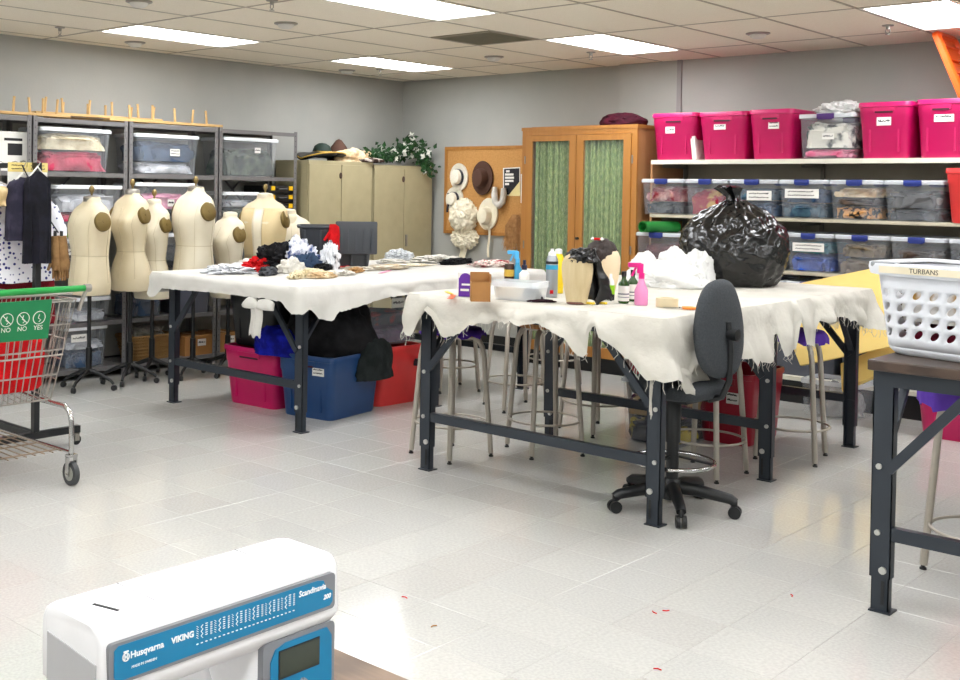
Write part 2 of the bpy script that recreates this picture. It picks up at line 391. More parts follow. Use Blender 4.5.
# ---- wall shelving on the back wall
Y0 = 3.71
X0s, X1s = 3.42, 7.3
SZ = (1.842, 1.39, .985, .56)
t = thing('long_shelving', 'long white and beige steel shelving along the back wall', 'shelving', (X0s, Y0, 0))
L = X1s-X0s; D = YB-Y0
obj('back_panel', G().box(0, L, D-.03, D-.012, .12, 1.9), m_backp, t)
for k, z in enumerate(SZ):
    s = obj('shelf', G().box(0, L, 0, D-.03, z-.02, z), m_shelfw, t)
    obj('price_lip', G().box(0, L, -.012, .0, z-(.034 if k == 0 else .024), z+.002), m_shelfw if k == 0 else M('lip_beige', (196, 188, 166), .5), s)
obj('base_deck', G().box(-.1, L, -.12, D-.03, .17, .2), m_shelfw, t)
obj('kick_plate', G().box(-.1, L, -.1, -.08, 0.0, .17), m_blk, t)
for x in (.03, 1.22, 2.44, 3.66):
    u = obj('upright', G().box(x-.015, x+.015, D-.05, D-.03, .12, 1.9), M('upright_steel', (120, 114, 102), .5), t)
    for z in (1.842, 1.39, .985, .56):
        obj('bracket', G().prism([(x-.002, 0), (x+.002, 0), (x+.002, .4), (x-.002, .4)], z-.06, z-.021).xf(Matrix.Translation((0, D-.45, 0))), M('upright_steel', (120, 114, 102), .5), t)
obj('end_panel', G().box(-.02, -.004, .02, D-.03, .2, 1.84), m_oaks, t)
# top row
cab = lambda px: P(px, 130, y=Y0).x
PT = [(650, 696, 'nearest the wooden cabinet'), (697, 746.5, 'second from the wooden cabinet'), (747, 792, 'beside the clear bin, darkest of the row'), (856, 911, 'just right of the clear bin'), (914, 967, 'cut by the right edge of the picture')]
HT = (.39, .385, .39, .41, .415)
for k, (a, b, wd) in enumerate(PT):
    xa, xb = cab(a), cab(b)
    tote('pink plastic tote on the top shelf '+wd, xb-xa, .54, HT[k], m_pink, ((xa+xb)/2, Y0+.27, SZ[0]), 0, ((.085, .055, -.03, .25, 1), (.1, .055, -.02, .27, 1), (.085, .065, .03, .27, 2), (.1, .06, .0, .27, 1), (.13, .07, .02, .29, 1))[k], 'pink totes on the top shelf', m_pinkd)
tote('pink tote outside the right edge, under the orange lid', .43, .54, .41, m_pink, (6.12, Y0+.27, SZ[0]), 0, None, 'pink totes on the top shelf', m_pinkd)
xa, xb = cab(797), cab(854)
clearbin('clear bin with purple latch full of white rags on the top shelf', xb-xa, .5, .34, ((xa+xb)/2, Y0+.255, SZ[0]), 0, m_purp, (.09, .045, .02, .17, 1), lid=False)
f_wh = fab('white', (225, 222, 214), (200, 196, 186)); f_whg = fab('white_grey', (214, 212, 200), (60, 62, 60), 9, contrast=.1); f_pk = fab('pale_pink', (216, 120, 150), (200, 96, 130))
g_ = ((xa+xb)/2, Y0+.255, SZ[0])
fill(g_, 0, xb-xa, .5, .34, [('pale pink folded cloth', f_pk, .25), ('white and grey rags', f_whg, .72)], 'in the clear bin with the purple latch')
rag('plastic_wrap', 'white crumpled plastic piled above the clear bin on the top shelf', 'plastic wrap', M('white_film', (232, 232, 230), .3, bump=.3), (g_[0]+.05, g_[1], SZ[0]+.335), (.17, .2, .1), 31, amp=.5, freq=6, sub=5)
bk = thing('booklet', 'thin white booklets standing between two pink totes', 'booklet', (cab(692), Y0+.04, SZ[0]), 0)
for k in range(3):
    obj('page_block', G().cbox((k*.014, .06, .1), (.01, .15, .19), .002).xf(Matrix.Rotation(-.12, 4, 'Y')), m_card, bk)
# orange lid leaning at the far right
m_or = M('orange_plastic', (240, 92, 26), .35)
ol = thing('tote_lid', 'orange plastic tote lid leaning at the upper right edge', 'lid', P(970, 104, y=3.95), 0)
g = G().loft([rr(.54, .45, .05, 0, 4), rr(.54, .45, .05, .035, 4), rr(.5, .41, .04, .045, 4), rr(.46, .37, .03, .045, 4), rr(.44, .35, .03, .02, 4)])
TL = Matrix.Rotation(math.radians(-22), 4, 'Y') @ Matrix.Rotation(PI/2, 4, 'Y') @ Matrix.Translation((-.27, 0, 0)) 
obj('lid_panel', G().add(g.v, g.f).xf(TL), m_or, ol, 35)
gr = G()
for k in range(4): gr.cbox((-.16+k*.105, 0, .03), (.02, .32, .02))
obj('lid_ribs', gr.xf(TL), m_or, ol)
# second row: clear bins with blue latches
f_red = fab('red_mix', (128, 30, 44), (206, 160, 150), 14, contrast=.25); f_red2 = fab('crimson_gold', (140, 22, 44), (176, 140, 70), 11, contrast=.12); f_blue = fab('blue', (52, 84, 120), (38, 58, 88)); f_slate = fab('slate', (48, 72, 92), (70, 100, 116), 16)
f_dk = fab('dark_grey', (52, 54, 58), (78, 80, 84)); f_cream = fab('cream', (224, 208, 178), (190, 160, 120)); f_ani = fab('animal_print', (202, 150, 92), (24, 20, 18), 22, 'voronoi', .12); f_dot = fab('dotted_charcoal', (74, 72, 72), (128, 124, 120), 9, 'dots'); f_cob = fab('cobalt', (44, 84, 176), (30, 60, 140)); f_teal = fab('teal', (40, 130, 140), (30, 100, 116))
f_lpd = fab('brown_speckle', (120, 104, 80), (60, 52, 44), 18, contrast=.15); f_tau = fab('taupe', (136, 122, 108), (108, 96, 84)); f_drk = fab('brown_dark', (84, 68, 56), (60, 50, 42)); f_bw = fab('black_white', (30, 30, 34), (220, 220, 222), 14, contrast=.06); f_rosebr = fab('dull_rose', (122, 70, 70), (90, 54, 54))
pos = (639, 683, 727, 776.5, 827, 881.5, 944)
R2 = [([('dark cloth', f_dk, .4), ('red and white patterned cloth', f_red, .55)], None, 'of red patterned cloth nearest the wooden cabinet'),
      ([('crimson and gold brocade', f_red2, .9)], None, 'of crimson brocade, second from the cabinet'),
      ([('blue cloth', f_blue, .5), ('dark slate cloth', f_slate, .4)], (.2, .075, .06, .17, 2), 'of blue cloth behind the black bag knot'),
      ([('dark patterned cloth', f_slate, .45), ('deep blue cloth', f_blue, .45)], (.26, .07, 0, .19, 2), 'of dark blue cloth with a wide white label'),
      ([('animal print cloth', f_ani, .42), ('dark brown cloth', f_drk, .22), ('cream folded cloth', f_cream, .3)], None, 'of animal print and cream cloth'),
      ([('dark grey cloth', f_dk, .35), ('charcoal cloth with pale dots', f_dot, .55)], None, 'of dotted charcoal cloth beside the coral tote')]
for k, (it, crd, wd) in enumerate(R2):
    xa, xb = P(pos[k], 200, y=Y0-.03).x, P(pos[k+1], 200, y=Y0-.03).x; w = xb-xa-.012; lo = ((xa+xb)/2, Y0-.03+.27, SZ[1]); h = .295
    clearbin('clear bin '+wd+', second shelf', w, .54, h, lo, 0, m_latch, crd, 'latched clear bins on the wall shelving')
    fill(lo, 0, w, .54, h, it, 'in the %s bin from the wooden cabinet, second shelf' % ORD[k])
xa = P(944, 220, y=Y0-.06).x
tote('coral red plastic tote on the second shelf at the right edge', .46, .52, .38, m_coral, (xa+.22, Y0+.2, SZ[1]), 0, None, None)
# third row
pos3 = (639, 684, 727, 784, 832.5, 887.5, 946, 1004)
R3 = [([('dull rose cloth', f_rosebr, .8)], None, 'of dull rose cloth under the green roll'), ([('crimson cloth', f_red, .9)], None, 'of crimson cloth half hidden by white netting'), ([('dark cloth', f_dk, .9)], None, 'hidden behind the black bag'),
      ([('cobalt blue cloth', f_cob, .55), ('teal cloth', f_teal, .35)], (.24, .065, 0, .19, 2), 'of cobalt and teal cloth beside the black bag'),
      ([('taupe folded cloth', f_tau, .5), ('brown speckled cloth', f_lpd, .42)], None, 'of brown speckled cloth behind the yellow board'),
      ([('taupe cloth', f_tau, .45), ('brown rolled cloth', f_drk, .4)], None, 'of brown rolled cloth above the laundry basket'), ([('black and white print cloth', f_bw, .9)], None, 'of black and white print cloth at the right edge')]
for k, (it, crd, wd) in enumerate(R3):
    xa, xb = P(pos3[k], 250, y=Y0-.03).x, P(pos3[k+1], 250, y=Y0-.03).x; w = xb-xa-.012; lo = ((xa+xb)/2, Y0-(.12 if k < 2 else .03)+.27, SZ[2]); h = .255 if k < 2 else .295
    clearbin('clear bin '+wd+', third shelf', w, .54, h, lo, 0, m_latch, crd, 'latched clear bins on the wall shelving')
    fill(lo, 0, w, .54, h, it, 'in the %s bin from the wooden cabinet, third shelf' % ORD[k])
# fourth row and the deck, mostly behind the work table
for k in range(7):
    xa, xb = P(pos3[k], 250, y=Y0-.03).x, P(pos3[k+1], 250, y=Y0-.03).x; w = xb-xa-.012; lo = ((xa+xb)/2, Y0+.24, SZ[3])
    clearbin('clear bin, %s from the wooden cabinet, on the fourth shelf down' % ORD[k], w, .54, .35, lo, 0, m_latch, None, 'latched clear bins on the wall shelving')
    fill(lo, 0, w, .54, .35, [(('slate', 'blue', 'grey', 'navy', 'dark grey', 'brown', 'grey')[k]+' cloth', (f_slate, f_blue, f_dk, f_blue, f_dk, f_drk, f_dk)[k], .85)], 'in the %s bin of the fourth shelf down' % ORD[k])
m_smoke = M('smoky_plastic', (96, 100, 112), .3, alpha=.8)
for k in range(6):
    lo = (3.72+k*.52, Y0+.2, .2)
    clearbin('smoky grey bin, %s from the cabinet, on the low bottom deck' % ORD[k], .5, .56, .26, lo, 0, None, None, 'smoky bins on the bottom deck', body=m_smoke, lidm=m_smoke)
# green roll
gp = P(646, 224, y=Y0-.04)
g = G(); n = 28; ro, ri = .046, .039
def cring(r, y): return [(r*1.25*math.cos(2*PI*j/n), y, r*math.sin(2*PI*j/n)) for j in range(n)]
g.loft([cring(ri, .34), cring(ro, .34), cring(ro, 0), cring(ri, 0), cring(ri, .33)], False, False)
gr = obj('green_roll', g, M('green_felt', (20, 120, 42), .5), None, 60); put(gr, (gp.x+.06, Y0-.2, SZ[2]+.256+.046), math.radians(-24)); tag(gr, 'green rolled sheet lying on the clear bins by the wooden cabinet', 'roll')
# ---- wooden cabinet with green curtains
cx0, cx1, cy0, cy1, chh = 2.133, 3.318, 3.65, 4.28, 2.145
t = thing('curtained_cabinet', 'tall oak cabinet with two glazed doors lined with green curtains', 'cabinet', (cx0, cy0, 0)); w = cx1-cx0; d = cy1-cy0
obj('plinth', G().box(.02, w-.02, .03, d, 0, .13), m_blk, t)
obj('side', G().box(0, .03, .02, d, .13, chh-.03), m_oak, t); obj('side', G().box(w-.03, w, .02, d, .13, chh-.03), m_oaks, t)
obj('back', G().box(.03, w-.03, d-.02, d, .13, chh-.03), m_oaks, t)
obj('cornice', G().box(-.008, w+.008, -.01, d, chh-.03, chh), m_oak, t); obj('floor_board', G().box(.03, w-.03, .03, d-.02, .13, .16), m_oak, t)
m_glass = M('pane_glass', (225, 235, 228), .04, alpha=.05)
m_curt = M('green_curtain', (98, 126, 66), .6, c2=(162, 176, 112), scale=70, contrast=.25, bias=.04, stretch=(2.2, 2.2, .35), bump=.1)
obj('face_stile', G().box(0, .05, -.005, .02, .13, chh-.03), m_oak, t); obj('face_stile', G().box(w-.05, w, -.005, .02, .13, chh-.03), m_oak, t); obj('face_rail', G().box(.05, w-.05, -.005, .02, chh-.075, chh-.03), m_oak, t)
for s in (0, 1):
    xa, xb = (.052, w/2-.003) if s == 0 else (w/2+.003, w-.052); za, zb = .135, chh-.078; st = .07
    dr = obj('door', G().box(xa, xa+st, -.022, 0, za, zb).box(xb-st, xb, -.022, 0, za, zb).box(xa+st, xb-st, -.022, 0, zb-.05, zb).box(xa+st, xb-st, -.022, 0, za, za+.09), m_oak, t)
    obj('pane', G().box(xa+st, xb-st, -.013, -.009, za+.09, zb-.05), m_glass, dr)
    g = G(); nn = 120; zz = (za+.07, zb-.03); r_ = random.Random(3+s); ph = [r_.random()*6 for _ in range(4)]
    def cv(u, v): return (xa+.05+u*(xb-xa-.1), .04+.02*math.sin(u*52+ph[0]+math.sin(u*13+ph[1])*1.6)+.008*math.sin(u*117+ph[2]+v*.6), zz[0]+v*(zz[1]-zz[0]))
    g.sheet(cv, nn, 8)
    obj('curtain', g, m_curt, dr, 180)
    hx = xa-.012 if s == 0 else xb+.012
    for hz in (.35, 1.08, 1.85): obj('hinge', G().cyl((hx, -.014, hz-.035), (hx, -.014, hz+.035), .007, 8), m_steel, dr)
    kx = xb-.03 if s == 0 else xa+.03
    if s == 0: obj('lock', G().cyl((kx, -.022, 1.0), (kx, -.034, 1.0), .01, 12), m_steel, dr)
    else: obj('knob', G().xf(Matrix.Identity(4)).cyl((kx, -.022, 1.16), (kx, -.05, 1.16), .012, 12), m_blk, dr)
# things on it
fm = fab('maroon', (72, 16, 34), (50, 10, 24)); 
pz = P(600, 124, y=3.8)
o = rag('maroon_cloth', 'dark maroon cloth bundled on top of the wooden cabinet', 'cloth', fm, (P(622, 118, y=3.85).x, 3.86, chh), (.2, .16, .11), 12, amp=.3)
o = obj('flat_board', G().cbox((0, 0, .006), (.95, .3, .012)), m_oaks); put(o, (2.8, 3.80+.06, chh), .0); o.location.z = chh; 
o.location = (2.62, 3.92, chh); tag(o, 'thin brown board lying on top of the wooden cabinet', 'board')
# ---- beige metal cabinets
def metal_cab(y0, y1, label, front=.5, h=1.83):
    t = thing('metal_cabinet', label, 'cabinet', (0, y0, 0), 0, 'beige metal cabinets'); w = y1-y0
    obj('carcass', G().box(.03, front-.02, 0.005, w-.005, .06, h), m_beige, t); obj('base', G().box(.05, front-.04, .02, w-.02, 0, .06), m_blk, t)
    mid = w/2
    for a, b in ((.012, mid-.004), (mid+.004, w-.012)):
        dr = obj('door', G().cbox((front-.008, (a+b)/2, h/2+.02), (.022, b-a, h-.11), .004), m_beige, t)
        if a < .1: obj('latch_plate', G().lathe([(.018, 0), (.018, .008), (.01, .012)], 12).xf(Matrix.Translation((front+.003, b-.012, h-.14)) @ Matrix.Diagonal((1, 1, 1.7, 1)) @ Matrix.Rotation(PI/2, 4, 'Y')), M('brown_latch', (70, 50, 40), .5), dr)
        else: 
            obj('handle', G().box(front+.003, front+.02, a+.02, a+.04, .98, 1.1), m_steel, dr)
    obj('top_cap', G().box(.03, front+.003, 0, w, h-.035, h), m_beige, t)
    return t
metal_cab(2.5, 3.38, 'beige metal two-door cabinet beside the grey shelving')
metal_cab(3.395, 4.30, 'beige metal two-door cabinet in the far corner', h=1.81)
# ---- grey steel shelving units on the left wall
SHZ = (2.078, 1.66, 1.26, .86, .46, .09)
def unit(y0, y1, label):
    t = thing('shelving_unit', label, 'shelving', (0, y0, 0), 0, 'grey steel shelving units'); w = y1-y0; d = .42
    for x in (.03, d):
        for y, s in ((0, 1), (w, -1)):
            sx = 1 if x < .2 else -1
            g = G().box(min(x, x+sx*.003), max(x, x+sx*.003), min(y, y+s*.038), max(y, y+s*.038), 0, 2.09).box(min(x, x+sx*.038), max(x, x+sx*.038), min(y, y+s*.003), max(y, y+s*.003), 0, 2.09)
            p = obj('post', g, m_gpost, t)
            if x > .2:
                gh = G()
                for k in range(40): gh.cyl((d, y+s*.02, .1+k*.05), (d+.0006, y+s*.02, .1+k*.05), .0045, 6)
                obj('bolt_holes', gh, m_blk, p)
    for z in SHZ:
        obj('shelf', G().box(.034, d-.004, .004, w-.004, z-.004, z).box(d-.006, d-.0035, .004, w-.004, z-.035, z).box(.034, .037, .004, w-.004, z-.035, z), m_gpost, t)
    for a, b in ((0, .55), (w, w-.55)):
        obj('sway_brace', G().bar((.04, a, 1.1), (.04, b, 1.62), .004, .03, (1, 0, 0)), m_gpost, t)
        obj('gusset', G().bar((d-.012, a+(.01 if a == 0 else -.01), 1.5), (d-.012, a+(.2 if a == 0 else -.2), 1.64), .004, .025, (1, 0, 0)), m_gpost, t) if False else None
    return t
unit(-1.22, -.325, 'grey steel shelving unit cut by the left edge'); unit(-.315, .545, 'grey steel shelving unit behind the first dress form'); unit(.555, 1.485, 'grey steel shelving unit with the denim bin on top'); unit(1.495, 2.425, 'grey steel shelving unit next to the beige cabinets')
# wooden peg rails on top
def peg_rail(y0, y1, x, z, pegs, label, tilt=0.):
    t = thing('peg_rail', label, 'peg rail', (x, y0, z), 0, 'wooden peg rails')
    obj('board', G().cbox((0, (y1-y0)/2, .011), (.085, y1-y0, .022), .004), m_pine, t)
    for p in pegs:
        lean = .005*math.sin(p*17); obj('peg', G().tube([(0, p, .02), (lean, p+lean*.8, .10), (lean*1.6, p+lean*1.4, .14)], [.011, .0095, .0105], 8), m_pine, t, 60)
peg_rail(-.95, .02, .36, 2.09, (.2, .36, .5, .64, .75, .87), 'pine peg rail lying at the left end of the shelf tops')
peg_rail(-.22, .98, .25, 2.113, (.1, .26, .5, .72, .98, 1.12), 'pine peg rail in the middle, laid across the others')
peg_rail(.38, 1.55, .36, 2.09, (.22, .45, .68, .86, 1.02), 'pine peg rail at the right end of the shelf tops')
peg_rail(-.05, .9, .15, 2.09, (.15, .38, .55, .8), 'pine peg rail at the back against the wall')
# bins on the grey shelving
RW = PI/2   # fronts turned to the room
XB = .235
f_mus = fab('pinkred_knit', (190, 62, 90), (170, 46, 76)); f_creamy = fab('creamy', (224, 214, 184), (204, 190, 156)); f_den = fab('denim', (58, 78, 104), (44, 60, 84)); f_pale = fab('pale_grey', (196, 198, 204), (170, 174, 182)); f_oliv = fab('olive', (96, 104, 92), (66, 74, 72)); f_lpk = fab('soft_pink', (224, 168, 190), (206, 140, 168)); f_char = fab('charcoal', (44, 46, 48), (64, 66, 68))
def lbin(pa, pb, zi, h, label, items, where, crd=None, d=.36, lid=True, lidm=None, body=None, x=XB):
    ya, yb = P(pa, 150, x=x+d/2).y, P(pb, 150, x=x+d/2).y; lo = (x, (ya+yb)/2, SHZ[zi])
    clearbin(label, yb-ya, d, h, lo, RW, None, crd, 'clear bins on the grey shelving', lid=lid, lidm=lidm or M('white_lid', (232, 236, 240), .35, alpha=.85), body=body)
    if items: fill(lo, RW, yb-ya, d, h, items, where)
lbin(40, 113, 1, .35, 'clear bin with crimson knit and cream cloth on the top grey shelf', [('crimson knit', f_mus, .55), ('cream muslin', f_creamy, .45)], 'in the clear bin behind the first dress form')
lbin(136, 201, 1, .34, 'clear bin of denim blue cloth with a small card, top grey shelf', [('pale grey cloth', f_pale, .35), ('denim blue cloth', f_den, .6)], 'in the clear bin on the middle grey shelving', (.1, .06, .06, .19, 2))
lbin(224, 280, 1, .35, 'clear bin of olive grey cloth on the top shelf next the cabinets', [('olive grey cloth', f_oliv, .85)], 'in the clear bin next the beige cabinets', (.07, .05, .06, .24, 1))
lbin(56, 125, 2, .3, 'wide clear bin behind the first dress form, second grey shelf', [('soft red cloth', f_mus, .3), ('pale grey cloth', f_pale, .6)], 'in the wide clear bin behind the first dress form')
lbin(136, 200, 2, .33, 'clear bin with soft pink and dark cloth behind the tall dress forms', [('dark cloth', f_char, .35), ('soft pink cloth', f_lpk, .5)], 'in the clear bin behind the tall dress forms', (.07, .06, .03, .16, 1))
lbin(224, 262, 2, .26, 'clear bin of dark green scraps beside the black tool cases', [('dark green scraps', f_oliv, .55), ('pale scraps', f_pale, .3)], 'in the clear bin beside the tool cases')
for k in range(4):
    y = P(279, 190, x=.4).y; t = thing('tool_case', ('bottom', 'second lowest', 'second highest', 'topmost')[k]+' black case with yellow latches in the stack', 'case', (XB, y+.03, SHZ[2]+k*.082-.0), RW, 'stacked black cases with yellow latches')
    obj('shell', G().cbox((0, 0, .039), (.36, .34, .076), .012), m_blk, t, 40)
    for s in (-.11, .11): obj('latch', G().cbox((s, -.172, .052), (.045, .012, .04), .003), M('yellow_latch', (240, 190, 20), .4), t)
    obj('handle', G().tube([(-.06, -.168, .045), (-.05, -.19, .045), (.05, -.19, .045), (.06, -.168, .045)], .006, 6), m_blk, t)
lbin(60, 78, 3, .27, 'small clear bin with a lime green handle on the third grey shelf', [('dark scraps', f_char, .7)], 'in the small clear bin with the lime handle', (.1, .05, .04, .17, 1))
hy = P(62, 201, x=.45)
o = obj('lime_handle_tool', G().tube([(.0, -.1, 0), (.0, -.04, .012), (0, .05, .014), (0, .12, 0)], [.012, .016, .016, .008], 10), M('lime_plastic', (140, 200, 40), .4), None, 60); put(o, (.3, P(62, 201, x=.3).y, SHZ[3]+.27+.012)); tag(o, 'lime green handled tool lying on a small clear bin', 'tool')
lbin(70, 114, 4, .2, 'shallow clear bin with red and white scraps on the low grey shelf', [('white paper scraps', f_pale, .6)], 'in the shallow low clear bin', None)
lbin(68, 111, 5, .34, 'deep clear bin on the bottom shelf behind the first stand', [('dark blue scraps', f_den, .5), ('white scraps', f_pale, .25)], 'in the deep bottom bin behind the first stand', (.14, .06, -.08, .25, 1))
lbin(134, 166, 4, .28, 'blue tinted clear bin on the low shelf behind the third stand', [('denim scraps', f_den, .8)], 'in the blue tinted low bin', None)
lbin(-60, 25, 2, .3, 'clear bin at the left edge behind the hanging clothes', [('white cloth', f_wh, .8)], 'in the clear bin at the left edge', None)
lbin(180, 215, 4, .3, 'dark bin on the low shelf behind the fourth stand', None, '', None, body=m_smoke)
lbin(150, 200, 3, .3, 'clear bin on the third grey shelf behind the tall forms', [('dark cloth', f_char, .8)], 'in the clear bin behind the tall forms, third shelf', None)
lbin(222, 262, 3, .3, 'clear bin on the third grey shelf behind the small form', [('grey cloth', f_dk, .8)], 'in the clear bin behind the small form, third shelf', None)
# white sign box
o = thing('sign_box', 'white box with a dark printed square at the left edge', 'box', (.24, P(8, 150, x=.3).y-.02, SHZ[1]), RW)
obj('carton', G().cbox((0, 0, .15), (.34, .26, .3), .004), m_card, o); obj('printed_square', G().box(-.02, .1, -.1315, -.13, .12, .21), m_ink, o); obj('printed_bar', G().box(-.05, .1, -.1315, -.13, .23, .25), m_ink, o)
# wicker basket and cardboard boxes on the bottom shelf
m_wick = M('wicker', (180, 140, 84), .7, c2=(120, 86, 44), scale=60, kind='wave', contrast=.8, bump=.6, bscale=90)
yb_ = (P(133, 345, x=.42).y+P(181, 345, x=.42).y)/2
t = thing('wicker_basket', 'wicker basket of white cords on the bottom grey shelf', 'basket', (.24, yb_, .09), RW)
obj('basket_body', G().loft([rr(.36, .24, .05, 0, 4), rr(.44, .3, .06, .2, 4), rr(.42, .28, .06, .2, 4), rr(.34, .22, .05, .012, 4)], True, True), m_wick, t, 50)
for k in range(7): obj('weave_band', G().tube(rr(.362+.011*k, .242+.0085*k, .05, .014+k*.028, 4), .0085, 6, True), m_wick, t, 180)
obj('basket_rim', G().tube(rr(.44, .3, .06, .2, 5), .014, 6, True), m_wick, t, 180)
g = G(); r_ = random.Random(9)
for k in range(26):
    a = r_.random()*6.3; q = [(r_.uniform(-.15, .15), r_.uniform(-.09, .09), r_.uniform(.16, .26)) for _ in range(5)]
    g.tube(q, .007, 5)
o = obj('cord_tangle', g, f_wh, None, 180); put(o, (.24, yb_, .10), RW); o['kind'] = 'stuff'; tag(o, 'tangled white cords heaped in the wicker basket', 'cord')
m_cbd = M('cardboard', (170, 120, 66), .8, c2=(156, 108, 58), scale=12)
for (a, b), wd in (((186, 215), 'beside the wicker basket'), ((219, 240), 'behind the table leg')):
    ya, yc = P(a, 340, x=.42).y, P(b, 340, x=.42).y
    t = thing('cardboard_box', 'small brown cardboard box with a white card, '+wd, 'box', (.26, (ya+yc)/2, .09), RW, 'cardboard boxes on the bottom shelf')
    w = yc-ya
    obj('carton', G().cbox((0, 0, .085), (w, .3, .17), .003), m_cbd, t); card(t, .09, .06, .02, -.151, .11, 5, 1); obj('tape_strip', G().box(-.02, .02, -.14, .14, .17, .171), M('tan_tape', (196, 160, 110), .3), t)
# ---- things on top of the metal cabinets
m_gold = M('gold_trim', (206, 168, 66), .4)
bh = thing('bicorne_hat', 'black bicorne hat with gold braid on the beige cabinet', 'hat', (.3, P(322, 158, x=.3).y, 1.83), 0); bh.scale = (.85, .62, 1.15)
n = 24
def hatp(u, v):
    a = u*2*PI; r = .03+v*.3; x = r*.75*math.cos(a); y = r*1.35*math.sin(a); return (x, y, .012+.09*max(0, 1-v*1.25)+.07*(v**2)*abs(math.cos(a))*.8)
obj('brim', G().sheet(hatp, 32, 8), m_blk, bh, 180, solid=.022)
obj('braid', G().tube([Vector(hatp(k/32, 1.))+Vector((0, 0, .004)) for k in range(32)], .006, 6, True), m_gold, bh, 180)
obj('crown', G().lathe([(.13, .03), (.125, .09), (.1, .13), (.05, .15), (.001, .155)], 20, sx=.9, sy=1.2), M('dark_green_felt', (22, 44, 34), .7), bh, 60)
obj('hat_band', G().tube([(.119*math.cos(a*PI/10), .158*math.sin(a*PI/10), .075) for a in range(20)], .008, 6, True), m_gold, bh, 180)
bt = thing('brown_hat', 'brown pointed felt hat behind the black bicorne', 'hat', (.24, P(343, 150, x=.3).y, 1.83), .4)
m_brf = M('brown_felt', (84, 56, 44), .85)
obj('crown', G().lathe([(.12, 0), (.11, .07), (.08, .15), (.03, .215), (.001, .23)], 16), m_brf, bt, 60); obj('brim', G().lathe([(.145, .004), (.145, .01), (.12, .012), (.12, .004)], 20), m_brf, bt, 60)
rag('cream_lace', 'cream lace and ribbon heap between hat and greenery', 'lace', f_cream, (.4, P(354, 156, x=.4).y, 1.83), (.08, .22, .12), 14, amp=.5, freq=4)
rag('brown_scarf', 'dark brown and white scarf hanging over the cabinet edge', 'scarf', fab('brown_white', (62, 46, 40), (206, 196, 184), 9, contrast=.1), (.42, P(366, 162, x=.42).y, 1.83), (.1, .2, .055), 15, amp=.4)
# ================================================================ work tables, stools, chair
m_leg = M('dark_steel', (50, 56, 64), .4, .3)
m_bolt = M('zinc_bolt', (196, 196, 192), .35, .6)
m_top = M('dark_table_top', (74, 58, 48), .4, c2=(60, 46, 38), scale=6, kind='wave', stretch=(.3, 2, 2))
m_canvas = M('muslin_cloth', (203, 200, 191), .85, c2=(190, 186, 176), scale=5, contrast=.5, bump=.5, bscale=13, spec=.2)
m_canvasw = M('white_cloth', (212, 210, 204), .8, c2=(201, 199, 192), scale=4, contrast=.5, bump=.3, bscale=9, spec=.2)
def leg_part(t, x, y, h, sx, sy, foot=.14):
    """channel leg with a narrower foot that slides inside it; opens towards sx, web on the sy side"""
    w, d, k = .075, .045, .004
    def ch(w, d, z0, z1, o=0.):
        g = G(); ya, yb = (y, y+sy*k) if 1 else 0
        g.box(x-w/2, x+w/2, min(y+sy*o, y+sy*(o+k)), max(y+sy*o, y+sy*(o+k)), z0, z1)
        for s in (-1, 1):
            xx = x+s*(w/2-k/2); g.box(xx-k/2, xx+k/2, min(y+sy*o, y+sy*(o+d)), max(y+sy*o, y+sy*(o+d)), z0, z1)
        return g
    L = obj('leg', ch(w, d, foot-.01, h), m_leg, t)
    f = obj('foot', ch(w-.012, d-.008, .006, foot+.15, .005).box(x-.035, x+.045, min(y, y+sy*.05)-.012, max(y, y+sy*.05)+.012, 0, .006), m_leg, L)
    for zz in (.3, .55): obj('bolt', G().cyl((x-sx*.01, y, zz), (x-sx*.01, y-sy*.008, zz), .011, 10), m_bolt, L)
    obj('bolt', G().cyl((x+sx*.012, y, foot+.02), (x+sx*.012, y-sy*.009, foot+.02), .014, 10), m_bolt, L)
    obj('height_slot', G().box(x+sx*.012-.006, x+sx*.012+.006, y-sy*.0008 if sy > 0 else y, y if sy > 0 else y-sy*.0008, .03, foot-.02), m_blk, f)
def worktable(label, x0, x1, y0, y1, z, frames, lx, top_m=None, name='work_table', br=True, yb=()):
    t = thing(name, label, 'table', (0, 0, 0), 0)
    obj('table_top', G().cbox(((x0+x1)/2, (y0+y1)/2, z-.02), (x1-x0, y1-y0, .04), .006), top_m or m_top, t)
    h = z-.04
    for i, y in enumerate(frames):
        sy = 1 if i == 0 else -1
        if len(frames) > 2 and i == 1: sy = 1
        for s, x in ((1, lx[0]), (-1, lx[1])): leg_part(t, x, y, h, s, sy)
        yy = y+sy*.02
        obj('stretcher', G().box(lx[0]+.03, lx[1]-.03, yy-.018, yy+.018, .275, .325), m_leg, t)
        obj('apron', G().box(lx[0]-.0385, lx[1]+.0385, min(y-sy*.001, y+sy*.046), max(y-sy*.001, y+sy*.046), h-.062, h), m_leg, t)
        for s, x in ((1, lx[0]), (-1, lx[1])):
            a = (x+s*.02, yy-sy*.02, h-.38); b = (x+s*.32, yy-sy*.02, h-.03)
            obj('brace', G().bar(a, b, .006, .038, (0, 1, 0)) if 0 else G().bar(a, b, .02, .036, (0, 0, 1)), m_leg, t)
    for x in lx:
        obj('side_rail', G().box(x-.015, x+.015, frames[0], frames[-1], h-.055, h), m_leg, t)
        y = frames[0]
        obj('brace', G().bar((x, y+.03, h-.34), (x, y+.28, h-.03), .02, .03, (1, 0, 0)), m_leg, t)
        y = frames[-1]
        obj('brace', G().bar((x, y-.03, h-.34), (x, y-.28, h-.03), .02, .03, (1, 0, 0)), m_leg, t)
    return t
